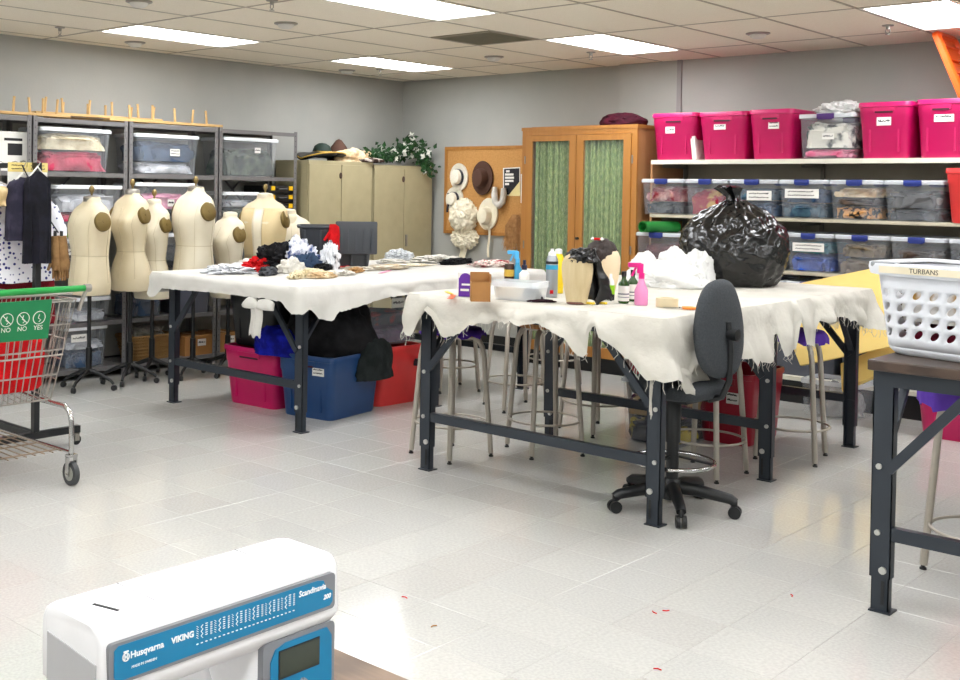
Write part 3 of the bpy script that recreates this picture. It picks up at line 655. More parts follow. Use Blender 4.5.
def tablecloth(label, x0, x1, y0, y1, z, drops, mat, seed=1, fringe=0, ov=.02, wave=.012, rough=.006):
    """cloth on a table; drops = {'f','r','b','l'} -> list of (fraction, drop) along each side, counter-clockwise from x0,y0"""
    r = random.Random(seed); pts = []; e = .035
    xa, xb, ya, yb = x0-ov, x1+ov, y0-ov, y1+ov
    def side(k, n):
        for i in range(n):
            f = i/n
            if k == 'f': yield (xa+e+f*(xb-xa-2*e), ya, 0, -1, k, f)
            if k == 'r': yield (xb, ya+e+f*(yb-ya-2*e), 1, 0, k, f)
            if k == 'b': yield (xb-e-f*(xb-xa-2*e), yb, 0, 1, k, f)
            if k == 'l': yield (xa, yb-e-f*(yb-ya-2*e), -1, 0, k, f)
    for k in 'frbl':
        n = int((xb-xa if k in 'fb' else yb-ya)/.022); pts += list(side(k, n))
        cx, cy, a0 = {'f': (xb-e, ya+e, -90), 'r': (xb-e, yb-e, 0), 'b': (xa+e, yb-e, 90), 'l': (xa+e, ya+e, 180)}[k]
        for i in range(5):
            a = math.radians(a0+18*i); pts.append((cx+e*math.cos(a), cy+e*math.sin(a), math.cos(a), math.sin(a), k, 1.))
    def drop(k, f):
        d = drops[k]
        for (a, p), (b, q) in zip(d, d[1:]):
            if a <= f <= b: return p+(q-p)*(f-a)/max(b-a, 1e-6)
        return d[-1][1]
    rings = []; K = 9; n = len(pts)
    for lev in range(K):
        ring = []
        for i, (x, y, nx_, ny_, k, f) in enumerate(pts):
            D_ = drop(k, f)+rough*noise.noise((i*.35, seed, 0))+rough*.8*noise.noise((i*1.1, seed, 4)); s = lev/(K-1)
            if lev == 0: q = (x-nx_*.025, y-ny_*.025, z+.006)
            elif lev == 1: q = (x-nx_*.004, y-ny_*.004, z+.004)
            else:
                s = (lev-1)/(K-2); w_ = noise.noise((x*5+seed, y*5, s*1.2))*wave*2*s*2+.012*math.sin(s*3)*noise.noise((x*2, y*2, 7+seed))
                bulge = .012+abs(w_)*1.+wave*.9*s*(noise.noise((x*11, y*11, seed+3.))+.5)
                q = (x+nx_*bulge, y+ny_*bulge, z-.004-D_*s)
            ring.append(q)
        rings.append(ring)
    g = G(); g.loft(rings, False, False)
    # top sheet: coarse grid with small creases
    def tp(u, v):
        x = xa+.025+u*(xb-xa-.05); y = ya+.025+v*(yb-ya-.05); return (x, y, z+.006+.0018*noise.noise((x*6, y*6, seed))+.001*noise.noise((x*17, y*17, seed)))
    g.sheet(tp, 40, 60)
    o = obj('tablecloth', g, mat, None, 50); tag(o, label, 'tablecloth')
    if fringe:
        gf = G()
        for i in range(0, n):
            for _ in range(1 if r.random() < fringe else 0):
                p = Vector(rings[-1][i]); l = r.uniform(.015, .055); q = [p+Vector((r.uniform(-.004, .004), r.uniform(-.004, .004), .004)), p+Vector((r.uniform(-.008, .008), r.uniform(-.008, .008), -l*.5)), p+Vector((r.uniform(-.014, .014), r.uniform(-.014, .014), -l))]
                gf.tube(q, .0013, 3)
        fr = obj('frayed_threads', gf, mat, o); fr['kind'] = 'stuff'
    return o
# left table
LZ = .94
worktable('long cutting table at left with totes underneath', 1.52, 3.07, .03, 2.66, LZ, (.12, 1.43, 2.55), (1.63, 2.985))
tablecloth('smooth white cloth over the left cutting table', 1.52, 3.07, .03, 2.66, LZ,
           {'f': [(0, .17), (.03, .17), (.1, .1), (.5, .085), (.8, .085), (.93, .09), (.96, .13), (1, .16)], 'r': [(0, .16), (.02, .13), (.05, .2), (.09, .22), (.105, .21), (.11, .15), (.12, .17), (.22, .13), (.3, .1), (.45, .085), (.6, .11), (1, .12)], 'b': [(0, .12), (1, .12)], 'l': [(0, .12), (1, .15)]}, m_canvasw, 2, wave=.007)
# centre table
CZ = .985
worktable('long work table in the middle under the frayed cloth', 4.09, 5.65, -.06, 2.51, CZ, (0., 1.2, 2.44), (4.16, 5.58))
tablecloth('cream frayed muslin cloth over the middle work table', 4.09, 5.65, -.06, 2.51, CZ,
           {'f': [(0, .2), (.05, .22), (.09, .08), (.12, .09), (.16, .19), (.22, .2), (.3, .13), (.38, .09), (.55, .08), (.66, .095), (.73, .19), (.76, .22), (.78, .09), (.8, .03), (.82, .1), (.86, .14), (.92, .2), (1, .27)],
            'r': [(0, .28), (.03, .28), (.07, .26), (.1, .17), (.16, .18), (.22, .2), (.3, .27), (.4, .28), (.42, .12), (.44, .27), (.52, .25), (.54, .08), (.56, .24), (.62, .26), (.64, .13), (.8, .13), (.86, .17), (.93, .22), (1, .24)], 'b': [(0, .25), (1, .2)], 'l': [(0, .2), (1, .22)]}, m_canvas, 5, fringe=.8, wave=.03, rough=.022)
# right table, bare
worktable('dark topped work table at right under the laundry basket', 6.69, 8.2, -.4, 2.0, .955, (-.35, 1.93), (6.735, 8.12), m_top)
# knotted strip of muslin hanging below the corner of the middle table
o = obj('muslin_scrap', G().sheet(lambda u, v: (5.66+.03*math.sin(u*5)+.012*noise.noise((u*4, v*4, 1)), -.06+u*.28+.05*v, .66-.20*v+.10*math.sin(u*2.2)+.02*noise.noise((u*5, v*3, 2))), 24, 14), m_canvas, None, 60, .003) if False else None
# stools
m_tube = M('stool_tube', (178, 170, 158), .4, .3)
m_seatw = M('stool_wood', (176, 118, 58), .4, c2=(150, 96, 44), scale=4, kind='wave', stretch=(3, .4, 1))
m_purf = M('purple_cloth', (84, 40, 160), .8, c2=(66, 28, 134), scale=7, bump=.3, bscale=16)
m_grys = M('stool_grey_seat', (96, 92, 90), .5)
def make_stool(label, loc, rz, seat='wood', h=.745, cw=1., sk=.1):
    t = thing('bar_stool', label, 'stool', loc, rz, 'tubular work stools'); hs = h-.035
    if seat == 'wood':
        obj('seat', G().lathe([(.001, h-.034), (.172, h-.034), (.178, h-.026), (.178, h-.008), (.17, h), (.05, h-.003), (.001, h-.004)], 32), m_seatw, t, 40)
    elif seat == 'purple':
        g = G(); n = 40; rings = []
        for z, r, wv in ((h-sk, .19, .012), (h-sk*.6, .192, .008), (h-.012, .186, .003), (h+.004, .172, 0), (h+.012, .1, 0), (h+.014, .001, 0)):
            r *= cw; rings.append([((r+wv*math.sin(j*2.3))*math.cos(2*PI*j/n), (r+wv*math.sin(j*2.3))*math.sin(2*PI*j/n), z+(.012*math.sin(j*1.7) if z < h-.02 and z == h-sk else 0)) for j in range(n)])
        g.loft(rings, False, True); obj('seat_cover', g, m_purf, t, 60)
        obj('seat', G().lathe([(.001, h-.034), (.172, h-.034), (.172, h-.004), (.001, h-.004)], 24), m_seatw, t, 40)
    else: obj('seat', G().lathe([(.001, h-.034), (.172, h-.034), (.178, h-.02), (.17, h), (.001, h)], 28), m_grys, t, 40)
    for s in (0, 1):   # two bent tubes, each giving two legs, crossing under the seat
        R_ = Matrix.Rotation(s*PI/2, 4, 'Z'); zt = hs-.015-s*.001
        g1 = [(.235, 0, .02), (.186, 0, hs-.13), (.174, 0, hs-.07), (.152, 0, hs-.03), (.118, 0, zt), (0.012, 0, zt)]
        for k in (1, -1):
            L = obj('leg', G().tube([R_ @ Vector((k*x, y, z)) for x, y, z in g1], .0155, 10), m_tube, t, 60)
            f0 = R_ @ Vector((k*.2365, 0, .022)); obj('foot_glide', G().lathe([(.014, 0), (.014, .008), (.008, .012), (.012, .03)], 10, (f0.x, f0.y, 0)), m_blk, L)
    rr_ = .2; zr = .2
    obj('foot_ring', G().tube([(.214*math.cos(2*PI*j/36), .214*math.sin(2*PI*j/36), zr) for j in range(36)], .007, 8, True), m_tube, t, 180)
    return t
make_stool('stool with a purple cover under the near left corner of the middle table', (4.03, .39, 0), .66, 'purple', .75, 1., .035)
make_stool('stool with round wooden seat at the middle of the front', (4.36, .87, 0), .3, 'wood', .79)
make_stool('stool standing between the two cutting tables, wooden seat', (2.86, 1.95, 0) if False else (3.42, 1.85, 0), .3, 'wood', .7)
make_stool('stool under the far end of the left cutting table', (2.62, 2.08, 0), .35, 'purple', .7)
make_stool('stool in the open space before the bare back wall', (2.95, 3.0, 0), .25, 'grey', .7)
make_stool('stool deep under the middle table behind the crossbar', (4.24, 1.62, 0), .5, 'wood')
make_stool('stool behind the drafting chair', (5.28, 1.02+.12, 0), .45, 'grey', .74) if False else make_stool('stool behind the drafting chair', (5.27, 1.12, 0), .75, 'grey', .74)
make_stool('stool with a purple cover beside the yellow board', (5.45, 1.85, 0), 1.0, 'purple', .76, 1., .06)
make_stool('stool with a purple cover behind the right table', (6.92, .34, 0), .2, 'purple', .81, 1.4)
# drafting chair
m_up = M('charcoal_upholstery', (62, 66, 70), .9, c2=(48, 52, 56), scale=120, contrast=.4, bump=.2, bscale=200)
m_chr = M('chrome', (205, 205, 205), .15, 1.)
t = thing('drafting_chair', 'charcoal upholstered drafting chair with foot ring and black star base', 'chair', (5.515, .305, 0), 0)
CHZ = math.radians(-93)
hub = Vector((0, 0, .11))
for k in range(5):
    a = math.radians(19+72*k); d_ = Vector((math.cos(a), math.sin(a), 0)); e_ = d_*.3
    L = obj('base_leg', G().tube([hub+Vector((0, 0, .01)), hub+d_*.12+Vector((0, 0, .005)), hub+e_*.93+Vector((0, 0, -.02)), hub+e_+Vector((0, 0, -.035))], [.036, .032, .026, .024], 8), m_blk, t, 50)
    c = e_+Vector((0, 0, .03)); nrm = Vector((-d_.y, d_.x, 0))
    for s in (-1, 1): obj('caster_wheel', G().tube([c+nrm*s*.006, c+nrm*s*.024], .03, 16), m_blk, L, 40)
    obj('caster_stem', G().cyl(c+Vector((0, 0, .02)), c+Vector((0, 0, .06)), .012, 8), m_blk, L)
obj('hub', G().lathe([(.05, .06), (.055, .09), (.05, .14), (.035, .16)], 16), m_blk, t, 50)
obj('gas_column', G().lathe([(.03, .14), (.03, .34), (.036, .34), (.038, .56), (.03, .57)], 16), m_blk, t, 50)
obj('foot_ring', G().tube([(.2*math.cos(2*PI*j/40), .2*math.sin(2*PI*j/40), .245) for j in range(40)], .011, 8, True), m_chr, t, 180)
for k in range(3):
    a = k*2*PI/3+.4; obj('ring_spoke', G().bar((.03*math.cos(a), .03*math.sin(a), .27), (.19*math.cos(a), .19*math.sin(a), .245), .02, .008), m_blk, t)
RT = Matrix.Rotation(CHZ, 4, 'Z')
g = G().loft([rr(.30, .3, .1, .57, 6), rr(.4, .4, .15, .585, 6), rr(.43, .43, .16, .62, 6), rr(.42, .42, .16, .65, 6), rr(.34, .34, .12, .665, 6)])
obj('seat', g.xf(RT @ Matrix.Translation((0, .02, 0))), m_up, t, 70)
# backrest: rounded shield standing at the +x side (local), tilted
g = G(); rings = []
for k in range(7):
    s = -1+2*k/6; th = .034*math.sqrt(max(0, 1-s*s*.9)); rings.append((s, th))
prof = [(0, .105), (.04, .15), (.12, .185), (.22, .195), (.32, .185), (.4, .15), (.445, .1), (.46, .04)]
bk = []
n = 40
def shield(j, grow):
    # outline of the backrest as a superellipse, narrower at top
    a = 2*PI*j/n; x = math.copysign(abs(math.cos(a))**.75, math.cos(a)); z = math.copysign(abs(math.sin(a))**.8, math.sin(a))
    w_ = .205-.035*max(0, z); return (x*w_*grow, z*.235*grow)
for depth, grow in ((-.034, .55), (-.03, .85), (-.015, .98), (.0, 1.0), (.02, .97), (.03, .8), (.034, .4)):
    ring = []
    for j in range(n):
        x, z = shield(j, grow); ring.append((x, depth+.35*x*x-.05*(z), z))
    bk.append(ring)
g.loft(bk)
BACK = RT @ Matrix.Translation((0, .25, .925)) @ Matrix.Rotation(math.radians(7), 4, 'X') @ Matrix.Rotation(PI, 4, 'Z')
obj('backrest', g.xf(BACK), m_up, t, 70)
gb = G().bar((0, .02, .575), (0, .2, .575), .05, .012).tube([(0, .19, .575), (0, .26, .6), (0, .295, .68), (0, .3, .82), (0, .285, .96)], .016, 8)
obj('back_bracket', gb.xf(RT), m_blk, t, 60)
kn = obj('adjuster_knob', G().cyl((0, .29, .9), (0, .335, .9), .028, 12).xf(RT), m_blk, t, 50)
obj('seat_lever', G().tube([(.05, -.05, .56), (.18, -.08, .555)], .006, 6).xf(RT), m_blk, t)
obj('seat_pan', G().cbox((0, .02, .563), (.2, .22, .02)).xf(RT), m_blk, t)
# ================================================================ totes under the left table
tote('pink tote under the left table with a black tote stacked on it', .56, .62, .42, m_pink, (2.095, .74, 0), .06, None, None, m_pinkd)
tote('black tote stacked on the pink tote under the left table', .53, .6, .40, m_blk, (2.085, .76, .421), .06, None, None)
tote('navy blue tote piled with black clothes under the left table', .5, .6, .43, m_blue, (2.64, .74, 0), .14, (.1, .06, .12, .33, 2), None)
tote('coral tote under the left table beneath a clear bin', .62, .46, .43, m_coral, (2.51, 1.32, 0), -.06, None, None)
clearbin('clear bin with a yellow card stacked on the coral tote', .6, .42, .38, (2.50, 1.32, .432), PI/2-.06, None, (.13, .07, .05, .3, 1))
fill((2.50, 1.32, .432), PI/2-.06, .56, .4, .38, [('dark plum cloth', fab('plum', (78, 70, 88), (110, 90, 110)), .4), ('grey and red scraps', fab('grey_red', (96, 96, 104), (170, 80, 80), 9, contrast=.12), .3)], 'in the clear bin stacked on the coral tote')
f_blk = fab('black', (16, 16, 18), (28, 28, 30))
rag('black_clothes', 'heap of black clothes on the navy tote', 'clothes', f_blk, (2.60, .80, .41), (.27, .32, .40), 3, amp=.3, freq=2.6)
rag('black_sleeve', 'dark sleeve hanging down the front of the navy tote', 'clothes', fab('black_green', (24, 30, 30), (36, 42, 42)), (2.88, .93, .24), (.07, .16, .26), 8, amp=.4, freq=2.4)
rag('blue_cloth', 'bright royal blue cloth spilling over the pink tote', 'cloth', fab('royal', (20, 30, 170), (12, 18, 120)), (2.40, .49, .40), (.18, .12, .2), 5, .3, amp=.45, freq=2.6)
o = thing('muslin_bow', 'white muslin bow tied under the edge of the left table', 'bow', (2.74, -.012, .80), 0)
obj('loop', heap(.085, .03, .07, 2, .3, 3, 3, ctr=(-.07, 0, -.02)), m_canvasw, o, 60); obj('loop', heap(.085, .03, .07, 4, .3, 3, 3, ctr=(.07, 0, -.02)), m_canvasw, o, 60)
obj('tail', G().sheet(lambda u, v: (-.07+u*.11+.01*math.sin(v*5), -.012+.012*math.sin(u*9), -.0-.2*v+.012*math.sin(u*20)*(v > .9)), 12, 10), m_canvasw, o, 60, solid=.003)
# ---- totes under the middle table and by the shelving
clearbin('clear bin of mixed costume pieces under the middle table', .42, .5, .40, (4.69, 1.76, 0), .0, None, None, lid=True, body=m_clear)
fill((4.69, 1.76, 0), 0., .42, .5, .40, [('black and yellow costume pieces', fab('black_yellow', (40, 36, 36), (190, 170, 60), 8, contrast=.1), .45), ('tan and plum costume pieces', fab('tan_plum', (190, 160, 110), (96, 40, 70), 8, contrast=.1), .45)], 'in the clear bin under the middle table')
tote('crimson tote stacked on the clear bin under the middle table', .42, .48, .3, m_crim, (4.69, 1.76, .402), .0, None, None)
tote('crimson tote with a picture label standing by the middle table leg', .38, .56, .45, m_crim, (4.99, 2.14, 0), .05, (.08, .08, .06, .3, 2), None)
clearbin('clear bin of crumpled plastic on the floor beside the yellow boards', .42, .34, .26, (5.14, 3.36, 0), 0, None, None, lid=False)
rag('plastic_sheet', 'crumpled clear plastic inside the floor bin by the yellow boards', 'plastic', M('clear_film', (190, 190, 190), .2, alpha=.5, bump=.4), (5.14, 3.36, .012), (.17, .13, .22), 44, amp=.3, freq=5)
tote('pink tote on the floor at the right edge before the shelving', .5, .5, .34, m_pink, (6.0, 3.3, 0), 0, None, None, m_pinkd)
# yellow foam boards leaning behind the middle table
m_yel = M('yellow_board', (238, 208, 126), .7, c2=(230, 198, 112), scale=4)
yb = thing('foam_board', 'large yellow foam board leaning behind the middle table', 'board', (0, 0, 0))
def slab(pts, n, th): 
    pts = [Vector(p) for p in pts]; nn = Vector(n).normalized()*th; return G().loft([pts, [p+nn for p in pts]])
def yq(l, y0): return [P(px, py, y=y0) for px, py in l]
a = [P(772, 290, y=3.30), P(880, 268, y=3.34), P(902, 345, y=3.10), P(802, 366, y=3.06)]
obj('board_panel', slab(a, (-.05, -1, .25), .03), m_yel, yb)
yb2 = thing('foam_board', 'smaller folded yellow foam board resting on the floor bin', 'board', (0, 0, 0))
a = [P(842, 366, y=3.22), P(900, 342, y=3.26), P(905, 366, y=3.12), P(843, 392, y=3.1)]
obj('board_panel', slab(a, (-.05, -.6, .5), .03), m_yel, yb2)
# ================================================================ dress forms
m_form = M('form_linen', (226, 214, 184), .6, c2=(212, 198, 164), scale=4, contrast=.5, bump=.05, bscale=120)
m_form2 = M('form_linen_pale', (230, 222, 200), .6, c2=(218, 208, 182), scale=4, contrast=.5, bump=.05, bscale=120)
m_plate = M('arm_plate', (120, 100, 50), .45, .3)
m_brass = M('brass_knob', (150, 130, 84), .35, .7)
FEM = [(0, .155, .125, 0), (.02, .163, .13, 0), (.14, .17, .135, 0), (.26, .152, .115, 0), (.37, .118, .092, 0), (.41, .114, .09, 0), (.46, .12, .095, .004), (.56, .138, .108, .014), (.65, .152, .122, .026), (.72, .158, .115, .02), (.8, .162, .095, .006), (.86, .16, .08, 0), (.9, .132, .068, -.004), (.93, .085, .058, -.006), (.955, .06, .052, -.008), (1., .053, .05, -.008)]
MAL = [(0, .15, .125, 0), (.02, .158, .13, 0), (.12, .163, .132, 0), (.26, .155, .12, 0), (.38, .146, .112, 0), (.42, .146, .112, 0), (.5, .156, .118, .004), (.62, .172, .128, .008), (.72, .18, .125, .008), (.8, .18, .108, 0), (.86, .172, .088, -.004), (.9, .14, .072, -.008), (.93, .092, .062, -.01), (.955, .066, .056, -.01), (1., .058, .054, -.01)]
def dress_form(label, pxc, X, pyn, pyb, wpx, rz, kind=FEM, mat=None, tagc=False, knob=True, base=True, pole_z=None):
    y = P(pxc, 250, x=X).y; z0, z1 = ZAT(pxc, pyb, X, y), ZAT(pxc, pyn, X, y); H = z1-z0
    k = wpx/(FPX/((Vector((X, y, 1.2))-CAM).dot(_F)))/.33   # width factor
    t = thing('dress_form', label, 'dress form', (X, y, 0), rz, 'linen dress forms on wheeled stands'); mat = mat or m_form
    n = 32; rings = []
    for f, a, b, oy in kind:
        ring = []
        for j in range(n):
            an = 2*PI*j/n; c, s_ = math.cos(an), math.sin(an)
            bust = 0
            if kind is FEM and s_ > 0: bust = .03*math.exp(-((f-.67)/.07)**2)*math.exp(-((abs(c)-.5)/.3)**2)
            e = .86; cc, ss = math.copysign(abs(c)**e, c), math.copysign(abs(s_)**e, s_)
            ring.append((a*k*cc, (b*ss+oy+bust)*k, z0+f*H))
        rings.append(ring)
    # front faces local +y
    body = obj('torso', G().loft(rings), mat, t, 60)
    wf = .39 if kind is FEM else .4
    ringw = [((a)*1.0, 0) for a in (1,)]
    def at(f):
        for (f0, a0, b0, o0), (f1, a1, b1, o1) in zip(kind, kind[1:]):
            if f0 <= f <= f1:
                u = (f-f0)/(f1-f0); return a0+(a1-a0)*u, b0+(b1-b0)*u, o0+(o1-o0)*u
    a, b, oy = at(wf); e = .86
    def loop(f, g_=1.004):
        a, b, oy = at(f); o = []
        for j in range(n):
            an = 2*PI*j/n; c, s_ = math.cos(an), math.sin(an); o.append((a*k*g_*math.copysign(abs(c)**e, c), (b*g_*math.copysign(abs(s_)**e, s_)+oy)*k, z0+f*H))
        return o
    obj('waist_seam', G().tube(loop(wf), .0025, 5, True), M('seam_tape', (196, 182, 146), .7), body, 180)
    for an0 in (PI/2, PI/2+.85, PI/2-.85, -.35, PI+.35):
        sp_ = []
        for q in range(2, 15):
            f = .01+q*.88/15; a_, b_, o_ = at(f); c, s_ = math.cos(an0), math.sin(an0); bu = .03*math.exp(-((f-.67)/.07)**2)*math.exp(-((abs(c)-.5)/.3)**2) if kind is FEM and s_ > 0 else 0
            sp_.append((a_*k*1.004*math.copysign(abs(c)**e, c), (b_*1.004*math.copysign(abs(s_)**e, s_)+o_+bu)*k, z0+f*H))
        obj('panel_seam', G().tube(sp_, .0016, 4), M('seam_tape', (196, 182, 146), .7), body, 180)
    obj('neck_cap', G().lathe([(.058*k, z1-.035), (.06*k, z1-.004), (.05*k, z1+.006), (.02, z1+.012)], 20, (0, -.009*k, 0)), m_steel if tagc else m_form2, t, 50)
    if knob: obj('finial', G().lathe([(.008, z1+.008), (.008, z1+.03), (.019, z1+.045), (.022, z1+.062), (.015, z1+.082), (.001, z1+.09)], 14, (0, -.009*k, 0)), m_brass, t, 60)
    for s in (-1, 1):
        a, b, oy = at(.755); pm = Matrix.Translation((s*a*k*.985, oy*k+.004, z0+.755*H)) @ Matrix.Rotation(-s*math.radians(14), 4, 'Y') @ Matrix.Diagonal((1, 1, 1.15, 1)) @ Matrix.Rotation(s*PI/2, 4, 'Y')
        pl = obj('arm_plate', G().lathe([(.06*k, -.02), (.06*k, .008), (.055*k, .013), (.012, .015), (.012, .019), (.001, .02)], 24).xf(pm), m_plate, t, 40)
    if base:
        obj('pole', G().cyl((0, 0, .12), (0, 0, z0+.02), .016, 12), m_blk, t, 60); obj('sleeve', G().cyl((0, 0, .12), (0, 0, .32), .024, 12), m_blk, t, 60)
        for q in range(4):
            an = q*PI/2+.5; d_ = Vector((math.cos(an), math.sin(an), 0))
            L = obj('stand_leg', G().tube([Vector((0, 0, .15)), d_*.06+Vector((0, 0, .13)), d_*.13+Vector((0, 0, .105)), d_*.19+Vector((0, 0, .075)), d_*.215+Vector((0, 0, .05))], [.02, .018, .014, .012, .011], 8), m_blk, t, 60)
            c = d_*.218+Vector((0, 0, .022)); nr = Vector((-d_.y, d_.x, 0)); obj('caster', G().cyl(c-nr*.012, c+nr*.012, .0215, 12), m_blk, L, 40)
    return t
FR = lambda deg: math.radians(deg)
# rz turns the front (+y) ; fronts look towards lower left of the view
dress_form('plain broad dress form nearest the clothes rack with a white neck tag', 90, .78, 197, 294, 47, FR(-181), MAL, m_form, True)
dress_form('tall female dress form, second from the clothes rack', 131, .74, 190, 290, 42, FR(-168), FEM, m_form, True)
dress_form('female dress form half hidden behind the tall one', 153, .64, 200, 298, 39, FR(-168), FEM, m_form2)
dress_form('broad pale dress form fourth from the rack, behind the table corner', 194, .86, 187, 284, 46, FR(-181), MAL, m_form2, True)
dress_form('short dress form sunk low behind the left table', 229, .88, 213, 297, 40, FR(-180), FEM, m_form2, False, False)
v6 = dress_form('dress form wearing a muslin vest behind the left table', 264, .86, 194, 294, 43, FR(-155), MAL, m_form)
dress_form('dress form draped in a muslin cape next to the beige cabinet', 288, .72, 210, 300, 42, FR(-120), MAL, m_form2, False, False)
nt = v6
# neck tag on the first form
# muslin vest panels over form six
y6 = P(264, 250, x=.86).y; z0, z1 = ZAT(264, 294, .86, y6), ZAT(264, 194, .86, y6)
kv = 42/(FPX/((Vector((.86, y6, 1.2))-CAM).dot(_F)))/.33
vst = thing('muslin_vest', 'cream muslin vest pinned on the dress form by the cabinet', 'vest', (.86, y6, 0), FR(-155)); H = z1-z0
def vest(u, v):
    f = .36+v*.5; an = PI/2+(u-.5)*PI*1.35
    for (f0, a0, b0, o0), (f1, a1, b1, o1) in zip(MAL, MAL[1:]):
        if f0 <= f <= f1: q = (f-f0)/(f1-f0); a = a0+(a1-a0)*q; b = b0+(b1-b0)*q; oy = o0+(o1-o0)*q; break
    c, s_ = math.cos(an), math.sin(an); e = .86; gsc = 1.04+.02*math.sin(u*30)
    return (a*kv*gsc*math.copysign(abs(c)**e, c), (b*gsc*math.copysign(abs(s_)**e, s_)+oy)*kv, z0+f*H)
obj('vest_body', G().sheet(vest, 36, 12), M('muslin_tan', (222, 202, 158), .8, c2=(208, 186, 140), scale=6), vst, 60, solid=.003)
obj('front_placket', G().sheet(lambda u, v: tuple(Vector(vest(.46+u*.08, v))*1. + Vector((0, .008, 0))), 4, 12), m_form2, vst, 60, solid=.003)
# cape over form seven
y7 = P(288, 250, x=.72).y; zc = ZAT(288, 214, .72, y7)
cp = obj('muslin_cape', G().loft([[((.07+.22*(v**.8))*math.cos(2*PI*j/36)*(1+.05*v*math.sin(j*1.9)), (.06+.16*(v**.8))*math.sin(2*PI*j/36)*(1+.05*v*math.sin(j*1.9)), -.5*v) for j in range(36)] for v in (0, .08, .2, .4, .7, 1.)], False, False), M('muslin_pale', (214, 204, 178), .8, c2=(202, 190, 160), scale=5), None, 60, .004)
put(cp, (.72, y7, zc), FR(-120)); tag(cp, 'pale muslin cape draped over the dress form next to the cabinet', 'cape')
# ================================================================ clothes rack
rk = thing('clothes_rack', 'black square tube rolling clothes rack at the left edge', 'clothes rack', (2.33, -1.36, 0), 0)
obj('end_beam', G().box(-.02, .02, -.34, .29, .075, .115), m_blk, rk); obj('long_beam', G().box(-1.5, -.02, -.02, .02, .075, .115), m_blk, rk); obj('end_beam', G().box(-1.54, -1.5, -.34, .29, .075, .115), m_blk, rk)
RZ = ZAT(38, 168, 2.33, -1.3)
for x in (0, -1.52): obj('post', G().box(x-.018, x+.018, -.018, .018, .115, RZ), m_blk, rk)
obj('hanging_rail', G().box(-1.54, .02, -.016, .016, RZ, RZ+.03), m_blk, rk)
for x, y in ((0, .27), (0, -.32), (-1.52, .27), (-1.52, -.32)):
    c = obj('caster', G().cyl((x-.012, y, .03), (x+.012, y, .03), .03, 16), m_blk, rk, 40); obj('fork', G().box(x-.02, x-.014, y-.015, y+.015, .025, .075).box(x+.014, x+.02, y-.015, y+.015, .025, .075).box(x-.02, x+.02, y-.018, y+.018, .068, .076), m_steel, c)
def garment(name, label, x, w, ztop, zbot, mat, seed, flare=1.1, sleeves=True, hang=True, cat='garment', y0=0.):
    t = thing(name, label, cat, (2.33+x, -1.36+y0, 0), 0)
    rings = []; n = 40
    for k in range(15):
        v = k/14; z = ztop-(ztop-zbot)*v
        ww = w*(.18+.82*min(1, v/.1)**.6)*(1+(flare-1)*v); th = .022+.03*min(1, v/.15)
        rings.append([(th*math.sin(2*PI*j/n)*(1+.5*noise.noise((j*.5, v*2, seed))), ww/2*math.copysign(abs(math.cos(2*PI*j/n))**.8, math.cos(2*PI*j/n)), z+.008*noise.noise((j*.6, k*.4, seed))) for j in range(n)])
    obj('body', G().loft(rings), mat, t, 60)
    if sleeves:
        for s in (-1, 1):
            yy = s*w*.47
            obj('sleeve', G().tube([(0, yy*.85, ztop-.07), (.01, yy*1.08, ztop-.2), (.015, yy*1.13, ztop-.38), (.01, yy*1.1, ztop-.5)], [.045, .055, .05, .042], 10), mat, t, 60)
    if hang:
        h = obj('hanger', G().tube([(0, -w*.42, ztop-.05), (0, 0, ztop+.03), (0, w*.42, ztop-.05)], .006, 6), m_card, t)
        obj('hook', G().tube([(0, 0, ztop+.03), (0, 0, RZ-.0), (0, .018, RZ+.033), (0, 0, RZ+.04), (0, -.02, RZ+.034)], .003, 5), m_steel, h)
    return t
zt = lambda py: ZAT(40, py, 2.33, -1.3)
m_dotw = M('blouse_dots', (232, 234, 240), .8, c2=(30, 40, 120), scale=34, kind='dots', bump=.1)
f_dred = fab('dark_red', (124, 22, 32), (96, 14, 24)); f_nvy = fab('navy_black', (26, 26, 36), (18, 18, 24)); f_fur = fab('cream_fur', (230, 206, 160), (206, 176, 124))
garment('dotted_blouse', 'white blouse with blue dots on the clothes rack', -.16, .44, zt(196), zt(283), m_dotw, 3, 1.05, cat='blouse')
garment('red_dress', 'dark red dress hanging behind the dotted blouse', -.26, .5, zt(192), zt(330), f_dred, 5, 1.1, cat='dress')
garment('black_vest', 'black vest hung at the near end of the rack', .05, .16, zt(172), zt(262), f_nvy, 7, 1.1, False, cat='vest', y0=-.03)
garment('grey_vest', 'dark slate vest just behind the black vest', -.02, .2, zt(178), zt(240), fab('slate_vest', (52, 50, 66), (38, 36, 50)), 8, 1.1, False, cat='vest', y0=-.08)
garment('black_coat', 'black coat further along the rack behind the red dress', -.44, .5, zt(188), zt(320), f_blk, 9, 1.1, cat='coat')
garment('wine_gown', 'wine red gown at the back of the clothes rack', -.62, .5, zt(190), zt(335), fab('wine', (96, 16, 36), (70, 10, 24)), 11, 1.15, cat='gown')
garment('fur_stole', 'cream fur stole over a hanger at the left edge', -.06, .3, zt(186), zt(206), f_fur, 12, 1., False, cat='stole', y0=-.28)
gl = thing('tan_gloves', 'pair of tan gloves clipped beside the dotted blouse', 'gloves', (2.36, -1.36+.1, 0), 0); f_tan = fab('tan_leather', (150, 116, 76), (120, 90, 56))
